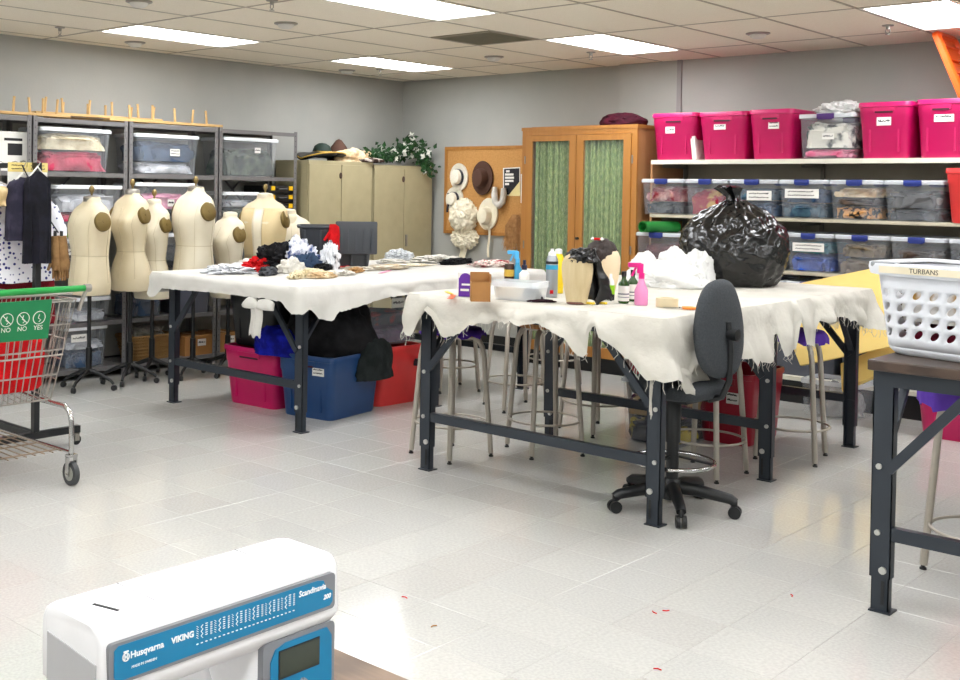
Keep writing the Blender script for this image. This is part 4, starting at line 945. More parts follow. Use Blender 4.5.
for s in (0, 1):
    b0 = zt(236); gp_ = obj('glove', G().tube([(s*.02, .0+s*.03, b0), (s*.02, .01+s*.03, b0-.1), (s*.02, .015+s*.03, b0-.17), (s*.02, .02+s*.03, b0-.2)], [.03, .034, .04, .03], 10), f_tan, gl, 60)
    for k in range(4): obj('finger', G().tube([(s*.02, -.008+k*.016+s*.03, b0-.19), (s*.02+.004, -.012+k*.018+s*.03, b0-.25-.012*(k in (1, 2)))], [.009, .007], 6), f_tan, gp_, 60)
    obj('thumb', G().tube([(s*.02, -.02+s*.03, b0-.14), (s*.025, -.045+s*.03, b0-.2)], [.011, .008], 6), f_tan, gp_, 60)
    obj('clip', G().box(s*.02-.008, s*.02+.008, s*.03-.006, s*.03+.006, b0-.02, b0+.03), m_blk, gp_)
obj('clip_strap', G().tube([(0.01, .015, b0+.02), (0.01, -.06, b0+.12), (-.03, -.2, RZ+.015)], .004, 5), m_blk, gl)
# size tags on the rail
m_tagy = M('yellow_tag', (232, 210, 130), .7)
for k, (x, y_) in enumerate(((-.04, .02), (-.1, -.07), (-.18, -.26))):
    t = thing('rail_tag', ('white divider card with a yellow top nearest the vest', 'white divider card with a yellow top behind the first', 'white divider card with a yellow top at the left edge')[k], 'tag', (2.33+x, -1.36+y_, 0), 0, 'divider cards on the clothes rail')
    z = zt(176); c = obj('card', G().cbox((0, 0, z-.06), (.004, .13, .22)), m_card, t); h = obj('yellow_label', G().cbox((.003, .0, z+.05), (.003, .13, .055)), m_tagy, t); scribble(h, .11, .05, (.006, 0, z+.05), (0, 1, 0), (0, 0, 1), 60+k, 2)
    obj('shoe_drawing', G().prism([(-.03, -.03), (.03, -.02), (.035, .02), (.01, .035), (-.02, .01)], 0, .001).xf(Matrix.Translation((.0025, 0, z-.05)) @ Matrix.Rotation(PI/2, 4, 'Y')), m_ink, t)
# ================================================================ shopping cart
ct = thing('shopping_cart', 'chrome wire shopping cart with green handle and sign', 'shopping cart', (3.06, -1.85, 0), 0)
m_wire = M('cart_wire', (176, 172, 164), .3, .85); m_grn = M('cart_green', (22, 146, 62), .35); m_sgn = M('sign_green', (14, 128, 76), .45)
# local: rear (handle) at x=+0, basket runs to -x; width in y
zb, ztp = .42, .96
hw = .335
obj('handle', G().tube([(.03, -hw, 1.02), (.03, hw, 1.02)], .017, 14), m_grn, ct, 60)
for s in (-1, 1):
    obj('handle_cap', G().tube([(.03, s*(hw-.0), 1.02), (.03, s*(hw+.035), 1.02)], .021, 14), m_steel, ct, 60)
    obj('handle_arm', G().tube([(.03, s*(hw+.01), 1.01), (-.0, s*(hw+.005), .95), (-.02, s*hw, .9)], .011, 8), m_wire, ct, 60)
text_mesh('WELCOME', .014, m_card, ct, frame((.0485, -.12, 1.024), (0, 1, 0), (-.1, 0, 1)), 'handle_lettering') if False else None
def wl(a, b, r=.0032): return G().tube([a, b], r, 5)
def corner(x, s, v):   # basket side profile: v 0 bottom .. 1 top ; x fraction 0 rear .. 1 front
    xx = -.04-x*.85+ (0 if x < .01 else 0); y = s*(.25+.08*v)*(1-.22*x); z = zb+(ztp-zb)*v+(.1*x if v < .01 else 0)
    return Vector((xx-.0+(-.11*(1-v) if x < .01 else 0), y, z))
def lerp(a, b, t): return a+(b-a)*t
rear = []
g = G()
for k in range(15):
    u = k/14; a = lerp(corner(0, -1, 0), corner(0, 1, 0), u); b = lerp(corner(0, -1, 1), corner(0, 1, 1), u); g.tube([a, b], .0033, 5)
for v in (0, .25, .5, .75, 1): g.tube([corner(0, -1, v), corner(0, 1, v)], .0045, 6)
obj('rear_gate', g, m_wire, ct, 60)
for s in (-1, 1):
    g = G()
    for k in range(20):
        u = k/19; a = lerp(corner(0, s, 0), corner(1, s, 0), u); b = lerp(corner(0, s, 1), corner(1, s, 1), u); g.tube([a, b], .0028, 5)
    for v in (0, .2, .4, .6, .8, 1): g.tube([lerp(corner(0, s, 0), corner(0, s, 1), v), lerp(corner(1, s, 0), corner(1, s, 1), v)], .0045, 6)
    obj('side_grid', g, m_wire, ct, 60)
g = G()
for k in range(12):
    u = k/11; g.tube([lerp(corner(1, -1, 0), corner(1, 1, 0), u), lerp(corner(1, -1, 1), corner(1, 1, 1), u)], .0028, 5); g.tube([lerp(corner(0, -1, 0), corner(0, 1, 0), u), lerp(corner(1, -1, 0), corner(1, 1, 0), u)], .003, 5)
for v in (0, .5, 1): g.tube([corner(1, -1, v), corner(1, 1, v)], .0045, 6)
obj('front_and_floor_grid', g, m_wire, ct, 60)
# child seat flap
g = G()
for k in range(10):
    y = -.3+k*.6/9; g.tube([(-.04, y, .95), (-.1, y*.95, .66)], .003, 5)
g.tube([(-.04, -.31, .95), (-.04, .31, .95)], .005, 6).tube([(-.1, -.29, .66), (-.1, .29, .66)], .005, 6)
obj('seat_flap', g, m_wire, ct, 60)
g = G().tube([(-.06, -.32, .985), (-.06, .32, .985)], .005, 6).tube([(-.1, -.32, .985), (-.1, .32, .985)], .004, 6)
for k in range(24): g.tube([(-.06, -.31+k*.62/23, .985), (-.1, -.31+k*.62/23, .985)], .003, 4)
obj('top_tray_grid', g, m_wire, ct)
SM = frame((-.03, -.03, .865), (0, 1, 0), (.18, 0, 1))
sg = obj('sign', G().cbox((0, 0, 0), (.4, .21, .006), .002).xf(SM), m_sgn, ct)
for k in range(4):
    obj('sign_ring', G().tube([(-.135+k*.09+.034*math.cos(2*PI*j/20), .012+.034*math.sin(2*PI*j/20), .0042) for j in range(20)], .0022, 4, True).xf(SM), m_card, sg)
    obj('sign_figure', G().tube([(-.135+k*.09, .03, .0042), (-.14+k*.09, .01, .0042), (-.125+k*.09, 0, .0042), (-.135+k*.09, -.01, .0042)], .0026, 4).xf(SM), m_card, sg)
    if k < 3: obj('sign_slash', G().tube([(-.158+k*.09, .035, .0046), (-.112+k*.09, -.011, .0046)], .0022, 4).xf(SM), m_card, sg)
    text_mesh(('NO', 'NO', 'NO', 'YES')[k], .034, m_card, sg, SM @ Matrix.Translation((-.135+k*.09, -.042, .0035)), 'sign_word', 'CENTER')
# frame, lower tray, wheels
for s in (-1, 1):
    obj('frame_tube', G().tube([(-.75, s*.17, .47), (-.25, s*.23, .41), (-.0, s*.245, .405), (.045, s*.247, .38), (.06, s*.248, .33), (.06, s*.25, .17)], .0135, 10), m_chr, ct, 60)
    obj('lower_tube', G().tube([(.06, s*.25, .17), (-.7, s*.17, .2), (-.8, s*.16, .17)], .009, 8), m_chr, ct, 60)
    for x, y in ((.06, s*.25), (-.8, s*.16)):
        w_ = obj('wheel', G().tube([(x-.005, y-.0, .0), (x+.02, y, .0)], .001, 4) if 0 else G().tube([(x, y-.014, .062), (x, y+.014, .062)], .062, 24), M('wheel_rubber', (60, 62, 64), .5), ct, 40)
        obj('hub', G().tube([(x, y-.0155, .062), (x, y+.0155, .062)], .038, 20), M('hub_grey', (160, 160, 150), .5), w_, 40)
        obj('axle', G().tube([(x, y-.03, .062), (x, y+.03, .062)], .008, 10), m_steel, w_)
        obj('fork', G().box(x-.016, x+.016, y-.026, y-.02, .05, .15).box(x-.016, x+.016, y+.02, y+.026, .05, .15).box(x-.02, x+.02, y-.026, y+.026, .148, .162).cyl((x, y, .16), (x, y, .19), .012, 10), m_chr, w_)
g = G()
for k in range(9): y = -.2+k*.05; g.tube([(.05, y, .185), (-.72, y*.85, .2)], .0035, 5)
for x in (-.0, -.2, -.4, -.6): g.tube([(x, -.21, .185), (x, .21, .185)], .004, 5)
obj('lower_tray', g, M('rusty_wire', (150, 132, 112), .5, .5), ct)
m_redf = fab('bright_red', (206, 20, 26), (176, 12, 18))
rag('red_padding', 'bright red padded cloth filling the shopping cart', 'cloth', m_redf, (3.06-.42, -1.85, .475), (.23, .18, .32), 21, amp=.35, freq=3.6)
rag('red_roll', 'bright red folded roll leaning in the rear of the shopping cart', 'cloth', m_redf, (3.06-.26, -1.78, .47), (.07, .17, .4), 23, amp=.3, freq=3.)
rag('beige_bundle', 'small beige bundle at the left in the shopping cart', 'cloth', f_fur, (3.06-.3, -2.03, .7), (.06, .06, .1), 24)
# ================================================================ cork board and hats on the back wall
YW = RY1
bx0, bx1 = P(446, 190, y=YW).x, P(560, 190, y=YW).x; bz1, bz0 = P(446, 147, y=YW).z, P(446, 233, y=YW).z
t = thing('cork_board', 'framed cork board on the back wall with hats pinned to it', 'board', (bx0, YW-.025, bz0)); w, h = bx1-bx0, bz1-bz0
obj('cork_panel', G().box(.03, w-.03, .002, .02, .03, h-.03), M('cork', (200, 150, 88), .9, c2=(184, 132, 72), scale=60, contrast=.4), t)
for a in ((0, w, 0, .035), (0, w, h-.035, h)): obj('frame_rail', G().box(a[0], a[1], -.006, .024, a[2], a[3]), m_oak, t)
for a in ((0, .035), (w-.035, w)): obj('frame_stile', G().box(a[0], a[1], -.005, .0235, .035, h-.035), m_oak, t)
def wallhat(name, label, px, py, rw, rh, crown, mat, band=None, tilt=0., cx=0., cz=0.):
    p = P(px, py, y=YW-.05); t = thing(name, label, 'hat', (p.x, YW-.031, p.z)); n = 28
    M4 = Matrix.Rotation(tilt, 4, 'Y') @ Matrix.Diagonal((rw, 1, rh, 1)) @ Matrix.Rotation(PI/2, 4, 'X')
    obj('brim', G().lathe([(.45, .002), (.98, .0), (1.0, .012), (.97, .02), (.45, .012)], n).xf(M4), mat, t, 50)
    c = [(.56, .008), (.54, crown*.6), (.47, crown*.92), (.3, crown), (.001, crown*.96)]
    obj('crown', G().lathe(c, n).xf(Matrix.Translation((cx, 0, cz)) @ M4), mat, t, 50)
    if band: obj('ribbon', G().lathe([(.575, .016), (.575, .05)], n).xf(Matrix.Translation((cx, 0, cz)) @ M4), band, t, 50)
    return t
m_straw = M('white_straw', (242, 237, 222), .8, c2=(228, 220, 200), scale=50, bump=.2, bscale=80); m_nvb = M('navy_ribbon', (22, 26, 48), .5); m_crm = M('cream_silk', (244, 237, 216), .6, c2=(230, 220, 192), scale=10, bump=.3, bscale=20)
wallhat('boater_hat', 'white straw hat with navy ribbon, uppermost on the cork board', 458.5, 177, .118, .145, .1, m_straw, m_nvb, -.1)
wallhat('straw_hat', 'white straw hat with a trailing navy ribbon below the boater', 454, 199, .115, .13, .09, m_straw, m_nvb, .1)
o = obj('ribbon_tail', G().sheet(lambda u, v: (.03*u-.015+.01*math.sin(v*5), -.11-.004*math.sin(u*3), -.2*v+.0), 4, 14), m_nvb, None, 60, .002); p_ = P(449, 193, y=YW-.1); put(o, (p_.x, YW-.0, p_.z)); tag(o, 'navy ribbon end hanging from the lower straw hat', 'ribbon')
wallhat('brown_fedora', 'brown felt hat with creased crown pinned to the cork board', 482, 178, .135, .175, .11, m_brf, None)
wallhat('ribbon_bonnet', 'cream bonnet with a trailing ribbon at the lower right of the board', 487.5, 214, .125, .165, .1, m_crm, None, .15, -.02, -.02)
o = obj('bonnet_ribbon', G().sheet(lambda u, v: (.028*u-.014+.008*math.sin(v*6), .0, -.32*v), 3, 12), m_crm, None, 60, .002); p_ = P(489, 226, y=YW-.05); put(o, (p_.x, YW-.05, p_.z)); tag(o, 'long cream ribbon hanging from the lower right bonnet', 'ribbon')
def wallrag(name, label, cat, mat, px, py, r, seed, **k):
    p = P(px, py, y=YW-.08); g = heap(r[0], r[2], r[1], seed, sub=5, **k).xf(Matrix.Rotation(PI/2, 4, 'X')); o = obj(name, g, mat, None, 60); put(o, (p.x, YW-.03, p.z)); return tag(o, label, cat)
wallrag('puffed_cap', 'large puffed white silk cap in the middle of the hats', 'cap', m_crm, 463, 216, (.15, .16, .165), 4, amp=.2, freq=11, folds=1.0)
wallrag('ruffled_bonnet', 'ruffled cream bonnet hanging lowest on the cork board', 'bonnet', m_crm, 463, 238, (.15, .09, .1), 6, amp=.34, freq=10, folds=1.)
o = obj('bonnet_tie', G().sheet(lambda u, v: (-.04+.08*u+.012*math.sin(v*7), .01*math.sin(u*9), -.2*v), 8, 12), m_crm, None, 60, .003); p_ = P(463, 244, y=YW-.05); put(o, (p_.x, YW-.05, p_.z)); tag(o, 'cream fabric tail hanging from the ruffled bonnet', 'bonnet tie')
p = P(500, 197, y=YW-.05); hs = obj('horseshoe_pillow', G().tube([(-.055, 0, .1), (-.058, 0, .02), (-.045, 0, -.05), (0, 0, -.085), (.045, 0, -.05), (.058, 0, .02), (.055, 0, .09)], [.026, .032, .034, .035, .034, .032, .026], 12), f_wh, None, 60); put(hs, (p.x, YW-.066, p.z)); tag(hs, 'white padded horseshoe shape pinned below the poster', 'padding')
def flat(name, label, cat, l, mat, y=YW-.03, th=.003):
    pts = [P(a, b, y=y) for a, b in l]; o = obj(name, slab(pts, (0, 1, 0), th), mat); return tag(o, label, cat)
po = flat('poster', 'small black poster with white words on the cork board', 'poster', [(503, 168), (520, 167), (520, 195), (503, 196)], m_card)
obj('black_print', slab([P(a, b, y=YW-.0315) for a, b in ((504, 169), (519.3, 168.2), (519.3, 188), (511, 194.5), (504, 195))], (0, 1, 0), .001), M('poster_black', (24, 26, 34), .5), po)
for k, (a, b) in enumerate(((506, 509.5), (505, 513.5), (505, 514), (505, 513.5), (505, 509))):
    obj('printed_word', slab([P(x, y_, y=YW-.0325) for x, y_ in ((a, 170.3+k*3.2), (b, 170.2+k*3.2), (b, 172.3+k*3.2), (a, 172.4+k*3.2))], (0, 1, 0), .0006), m_card, po)
flat('cream_note', 'cream triangular note over the lower corner of the poster', 'note', [(508, 196), (520, 181), (520, 196)], M('cream_paper', (238, 222, 160), .7), YW-.034, .001)
flat('white_strip', 'narrow white paper strip beside the curtained cabinet', 'paper', [(520.8, 174), (523, 174), (523, 203), (520.8, 203)], m_card, YW-.034, .001)
# raffia bundle hanging at the board's lower right
p = P(514, 233, y=YW-.1); g = G(); r_ = random.Random(5)
for k in range(420):
    a = r_.random()*2*PI; q = r_.random()**.5; x0_, z0_ = .04*math.cos(a)*q, .02; x1_, z1_ = .13*math.cos(a)*q, -.34*r_.uniform(.5, 1)+.0; g.tube([(x0_, -.04+.03*math.sin(a), .1), (x0_*2+r_.uniform(-.05, .05), -.05+.05*math.sin(a)*q, -.02), (x1_+r_.uniform(-.03, .03), -.05+.05*math.sin(a), z1_*.8)], .0022, 3)
o = obj('raffia_bundle', g, M('raffia', (198, 150, 96), .8, c2=(160, 112, 62), scale=30)); put(o, (p.x, YW-.035, p.z+.08)); tag(o, 'bushy tan raffia bundle hanging beside the curtained cabinet', 'raffia')
# ================================================================ greenery on the corner cabinet
m_leaf = M('ivy_leaf', (38, 84, 36), .5, c2=(24, 58, 28), scale=14); m_petal = M('white_petal', (240, 240, 232), .6); m_stem = M('vine_stem', (60, 80, 40), .6)
def garland(label, path, nl, nf, spread, seed, trail=()):
    t = thing('garland', label, 'garland', path[0]); r_ = random.Random(seed); o0 = Vector(path[0]); pts = [Vector(p)-o0 for p in path]
    obj('vine', G().tube(pts, .006, 5), m_stem, t)
    gl, gf = G(), G()
    def rp():
        u = r_.random()*(len(pts)-1); i = int(u); q = pts[i]+(pts[i+1]-pts[i])*(u-i)
        return q+Vector((r_.gauss(0, spread), r_.gauss(0, spread), abs(r_.gauss(0, spread*1.1)) if i == 0 or 1 else 0))
    def leaf(g, p, L, n):
        a = Vector((r_.gauss(0, 1), r_.gauss(0, 1), r_.gauss(0, 1))).normalized(); b = a.orthogonal().normalized(); c = a.cross(b)*.25
        g.add([p, p+a*L*.35+b*L*.32, p+a*L, p+a*L*.35-b*L*.32, p+a*L*.45+c*L], [(0, 1, 4), (1, 2, 4), (2, 3, 4), (3, 0, 4)])
    for k in range(nl): leaf(gl, rp(), r_.uniform(.04, .075), 1)
    for k in range(nf):
        p = rp()+Vector((.03, -.03, .015))
        for _ in range(9): leaf(gf, p, r_.uniform(.03, .045), 1)
    l = obj('leaves', gl, m_leaf, t); l['kind'] = 'stuff'
    if nf: f = obj('blossoms', gf, m_petal, t); f['kind'] = 'stuff'
    return t
def cp_(px, py, x=.36): return P(px, py, x=x)
garland('ivy with white blossoms spilling over the corner cabinet', [cp_(392, 162), cp_(400, 154), cp_(408, 150), cp_(417, 154), cp_(423, 160, .52), cp_(428, 176, .54)], 380, 22, .048, 3)
garland('tall flower spray rising from the ivy near the corner', [cp_(404, 160), cp_(408, 150), cp_(411, 143), cp_(413, 139)], 70, 5, .026, 9)
garland('low leafy ivy strand along the middle of the cabinet tops', [cp_(358, 160), cp_(369, 158), cp_(380, 159), cp_(390, 160)], 230, 4, .038, 6)
# ================================================================ things on the left table
TZ = LZ+.0085
def lt(px, py, z=None): return P(px, py, z=TZ if z is None else z)
t = thing('flip_lid_crate', 'dark grey plastic crate with ribbed flip lids on the left table', 'crate', (2.02, 1.38, TZ), math.radians(48)); m_slt = M('slate_plastic', (56, 60, 66), .45)
# crate: lies on its side, wide ribbed face to the viewer
obj('shell', G().loft([rr(.5, .3, .03, 0, 3), rr(.56, .36, .035, .3, 3), rr(.58, .38, .035, .33, 3), rr(.55, .35, .03, .33, 3), rr(.48, .28, .03, .02, 3)]), m_slt, t, 40)
for k in range(5): obj('rib', G().box(-.24+k*.12-.007, -.24+k*.12+.007, -.19, -.155, .03, .3), m_slt, t)
fl_ = obj('open_flap', G().cbox((.15, -.215, .23), (.32, .02, .25), .012).xf(Matrix.Rotation(-.06, 4, 'X')), m_slt, t, 40)
for k in range(5): obj('flap_rib', G().box(.03+k*.058, .048+k*.058, -.238, -.224, .13, .3).xf(Matrix.Rotation(-.06, 4, 'X')), m_slt, fl_)
obj('rim_lip', G().tube(rr(.58, .38, .04, .32, 4), .012, 6, True), m_slt, t, 180)
rg = thing('red_glove', 'bright red glove hanging over the edge of the grey crate', 'glove', (2.02, 1.38, TZ), math.radians(48))
obj('palm', G().loft([[(-.02+.045*math.cos(2*PI*j/12)*w_, y_+.012*math.sin(2*PI*j/12), z_) for j in range(12)] for z_, w_, y_ in ((.335, .7, -.16), (.345, .75, -.19), (.32, .85, -.208), (.26, 1., -.21), (.21, .95, -.21))]), m_redf, rg, 60)
for k in range(4): obj('finger', G().tube([(-.053+k*.022, -.21, .215), (-.056+k*.024, -.212, .14+.012*(k in (0, 3)))], [.012, .009], 8), m_redf, rg, 60)
obj('thumb', G().tube([(-.055, -.21, .28), (-.095, -.212, .22)], [.013, .01], 8), m_redf, rg, 60)
for nm, lb, ct_, m, px, py, r, sd in (
    ('white_sheer', 'thin white sheer cloth at the left of the clothes pile', 'cloth', M('sheer_white', (226, 228, 232), .6, alpha=.85), 236, 272, (.16, .24, .05), 1),
    ('red_scrap', 'small red cloth at the front of the clothes pile', 'cloth', m_redf, 258, 272, (.08, .11, .09), 2),
    ('black_knit', 'black knit top heaped on the left table', 'clothes', f_blk, 275, 271, (.11, .16, .17), 3),
    ('black_leggings', 'black stretch clothing behind the red cloth', 'clothes', f_nvy, 288, 267, (.12, .15, .17), 13),
    ('lace_blue', 'white lace over blue cloth in the clothes pile', 'clothes', fab('blue_lace', (70, 90, 140), (228, 230, 236), 14, contrast=.15, bias=-.05), 299, 271, (.1, .13, .2), 4),
    ('navy_cloth', 'navy blue garment at the right of the clothes pile', 'clothes', fab('navy2', (36, 50, 92), (26, 36, 66)), 314, 268, (.09, .12, .17), 5),
    ('cream_trims', 'cream gathered trims in front of the clothes pile', 'trim', f_creamy, 310, 277, (.05, .13, .05), 6),
    ('plastic_parcel', 'clear plastic parcel with black print leaning on the crate', 'parcel', fab('film_print', (226, 228, 232), (40, 42, 48), 10, contrast=.08, bias=.06), 330, 271, (.045, .08, .19), 7),
    ('black_pouch', 'black pouch under the clear plastic parcel', 'pouch', f_blk, 322, 273, (.05, .07, .06), 8),
    ('white_gauze', 'white gauze scraps before the grey crate', 'cloth', f_wh, 338, 275, (.07, .13, .03), 9),
    ('coral_strip', 'coral red fabric strip on the left table', 'cloth', m_coral, 345, 269, (.06, .12, .022), 10),
    ('tan_scraps', 'flat tan and cream scraps spread on the left table', 'cloth', fab('tan_scrap', (206, 188, 156), (232, 226, 212), 9), 370, 269, (.12, .26, .022), 11),
    ('cream_offcuts', 'thin cream offcuts near the far end of the left table', 'cloth', fab('cream_off', (226, 212, 176), (236, 230, 214)), 405, 266, (.08, .22, .014), 12),
    ('plastic_bag', 'small clear plastic bag with dark contents near the cabinet', 'bag', M('bag_film', (220, 224, 228), .25, alpha=.8), 404, 258, (.1, .12, .075), 14),
    ('black_glove', 'flat black cloth at the far end of the left table', 'cloth', f_blk, 466, 263, (.07, .2, .04), 15),
    ('floral_scarf', 'red and white floral scarf at the far end of the left table', 'scarf', fab('floral', (170, 60, 70), (226, 214, 206), 22, contrast=.1, bias=-.04), 496, 266, (.1, .18, .045), 16),
    ('white_sun_hat', 'flat white hat lying behind the floral scarf', 'hat', f_wh, 493, 259, (.12, .2, .05), 17)):
    p = lt(px, py); rag(nm, lb, ct_, m, (min(max(p.x, 1.6), 2.95), min(max(p.y, .12), 2.58), TZ), r, sd, .3*math.sin(sd), amp=.5, freq=6.5, folds=1.1, sub=5)
for k, (lb, m, px, py, r) in enumerate((
    ('small white lace scrap at the left of the clothes pile', f_wh, 250, 270, (.07, .12, .07)), ('dark grey sock lying in the clothes pile', f_dk, 268, 275, (.04, .1, .05)),
    ('white lace collar on top of the clothes pile', f_wh, 292, 273, (.05, .09, .09)), ('blue denim scrap at the right of the clothes pile', f_den, 306, 272, (.06, .1, .12)),
    ('pale cream glove scrap before the clothes pile', f_creamy, 297, 278, (.04, .1, .04)), ('yellow cream lace piece before the crate', f_cream, 322, 278, (.04, .09, .04)),
    ('white ruffled scrap beside the navy garment', f_wh, 320, 267, (.06, .09, .15)), ('tan leather offcut before the crate', fab('tan_leather2', (190, 150, 100), (160, 120, 76)), 356, 272, (.04, .1, .03)),
    ('pale tan pattern pieces at the middle of the left table', f_cream, 383, 268, (.05, .12, .025)), ('white folded ribbon beside the plastic bag', f_wh, 392, 263, (.05, .11, .03)))):
    p = lt(px, py); rag('fabric_scrap', lb, 'scrap', m, (min(p.x, 2.95), max(p.y, .12), TZ), r, 60+k, .5*math.sin(k*2), amp=.55, freq=7, folds=1.2, sub=4, group='scraps on the left table')
def paper(label, px, py, w, d, rz, mat, lines=0, base=None, cat='paper', z=None, name='paper_sheet'):
    p = lt(px, py, z); o = obj(name, G().cbox((0, 0, .001), (w, d, .002)), mat); put(o, (p.x, p.y, (z or TZ)+.001), rz); return tag(o, label, cat)
m_greyp = M('grey_paper', (120, 120, 132), .7)
paper('narrow dark grey strip near the front edge of the left table', 262, 273, .05, .26, -.9, m_greyp)
paper('pale pink paper near the front edge of the left table', 231, 270, .12, .18, .4, M('pinkish_paper', (236, 200, 214), .7))
paper('pink strip lying before the grey crate', 385, 272, .03, .3, .5, M('pink_strip', (236, 150, 180), .6))
# ================================================================ things on the middle table
KZ = CZ+.0085
def kt(px, py): return P(px, py, z=KZ)
def carton(name, label, px, py, w, d, h, rz, mat, lab=None, open_=False, cat='box'):
    p = kt(px, py); t = thing(name, label, cat, (p.x, p.y, KZ), rz)
    if open_:
        g = G().box(-w/2, w/2, -d/2, d/2, 0, .003)
        for a, b, c, e in ((-w/2, w/2, -d/2, -d/2+.003), (-w/2, w/2, d/2-.003, d/2), (-w/2, -w/2+.003, -d/2, d/2), (w/2-.003, w/2, -d/2, d/2)): g.box(a, b, c, e, .003, h)
        obj('carton', g, mat, t)
        obj('flap', G().bar((-w/2, d/2, h), (w/2, d/2, h+.001), .002, .002).box(-w/2, w/2, d/2, d/2+.003, h, h+d*.6), mat, t); obj('flap', G().box(w/2, w/2+.003, -d/2, d/2, h, h+.04), mat, t)
    else: obj('carton', G().cbox((0, 0, h/2), (w, d, h), .002), mat, t)
    return t
p = carton('purple_box', 'white and purple retail box at the left of the middle table', 466, 296, .085, .07, .13, .55, m_card); mp = M('purple_print', (92, 30, 150), .5)
obj('purple_face', G().box(-.036, .036, -.0365, -.0355, .0, .1), mp, p); obj('purple_disc', G().cyl((0, -.0358, .095), (0, -.0366, .095), .032, 20), mp, p); obj('print_bar', G().box(-.026, .02, -.0372, -.0366, .03, .042).box(-.02, .026, -.0372, -.0366, .06, .07), m_card, p)
carton('cardboard_carton', 'small open brown carton beside the purple box', 480, 301, .1, .08, .1, .75, m_cbd, open_=True)
c_ = kt(513, 301); cb = clearbin('shallow clear box with papers on the middle table', .27, .17, .1, (c_.x-.02, c_.y+.09, KZ), .18, None, None, lid=False, body=M('frosted_plastic', (232, 236, 240), .3, alpha=.45))
o = obj('paper_stack', G().cbox((0, 0, .03), (.12, .1, .05), .004), M('cream_card', (230, 214, 186), .7)); put(o, (c_.x-.08, c_.y+.08, KZ+.008), .18); tag(o, 'cream cards inside the shallow clear box', 'cards')
rag('dark_roll', 'dark grey rolled scrap inside the shallow clear box', 'scrap', f_dk, (c_.x+.05, c_.y+.1, KZ+.008), (.045, .05, .06), 3)
def bottle(name, label, px, py, prof, mat, extra=(), n=16, cat='bottle', zz=None, loc=None):
    p = loc or kt(px, py); t = thing(name, label, cat, (p[0], p[1], zz or KZ), .6)
    obj('body', G().lathe(prof, n), mat, t, 40)
    for nm, g, m in extra: obj(nm, g, m, t, 40)
    return t
m_brb = M('brown_glass', (58, 30, 20), .2); m_sky = M('sky_plastic', (60, 170, 220), .3, alpha=.85); m_sky2 = M('sky_trigger', (80, 180, 235), .35); m_whp = M('white_plastic', (236, 236, 234), .35); m_nvp = M('navy_pump', (24, 26, 60), .4); m_silv = M('silver_can', (170, 174, 180), .3, .7); m_yelp = M('yellow_can', (245, 210, 30), .35); m_lime = M('lime_label', (150, 210, 20), .45); m_grg = M('green_glass', (36, 72, 20), .15); m_mag = M('magenta_plastic', (222, 20, 130), .35); m_pkl = M('pink_liquid', (236, 150, 200), .25, alpha=.8)
def trigger(z, m, s=1.):
    return G().cyl((0, 0, z), (0, 0, z+.025*s), .013*s, 12).cbox((-.006*s, 0, z+.045*s), (.028*s, .022*s, .045*s), .005*s).cbox((-.03*s, 0, z+.06*s), (.06*s, .018*s, .022*s), .005*s).bar((-.025*s, 0, z+.05*s), (-.042*s, 0, z+.01*s), .01*s, .007*s, (0, 1, 0))
bottle('brown_bottle', 'dark brown bottle with a gold label behind the shallow box', 509, 288, [(.028, 0), (.03, .01), (.03, .13), (.026, .142), (.001, .145)], m_brb, (('gold_label', G().lathe([(.0305, .07), (.0305, .11)], 16, cap=False), m_gold),), 12)
bottle('blue_spray_bottle', 'sky blue trigger spray bottle behind the shallow box', 517, 288, [(.026, 0), (.028, .01), (.027, .11), (.013, .14), (.013, .15)], m_sky, (('trigger', trigger(.15, m_sky2), m_sky2),))
bottle('pump_bottle', 'white pump bottle with green label and navy pump', 524, 289, [(.028, 0), (.03, .01), (.03, .09), (.012, .11), (.012, .115)], m_whp, (('green_label', G().lathe([(.0305, .012), (.0305, .05)], 16, cap=False), M('green_lab', (60, 150, 90), .5)), ('pump', G().lathe([(.016, .113), (.016, .14), (.009, .142), (.009, .17)], 12), m_nvp)))
bottle('hairspray_can', 'tall silver spray can on the middle table', 551.5, 297, [(.031, 0), (.032, .008), (.032, .2), (.024, .225), (.022, .226)], m_silv, (('spray_cap', G().lathe([(.021, .226), (.021, .24), (.01, .25), (.009, .262), (.001, .263)], 14), m_whp), ('blue_band', G().lathe([(.0326, .15), (.0326, .175)], 16, cap=False), M('can_blue', (40, 160, 200), .4)), ('dark_band', G().lathe([(.0326, .18), (.0326, .195)], 16, cap=False), m_ink), ('red_spot', G().cbox((.0, -.0325, .03), (.018, .003, .02)), m_redf)))
bottle('yellow_spray_can', 'yellow spray can half hidden behind the silver can', 558, 293, [(.028, 0), (.029, .008), (.029, .2), (.02, .222)], m_yelp, (('spray_cap', G().lathe([(.02, .222), (.02, .245), (.012, .25), (.001, .252)], 14), m_whp),))
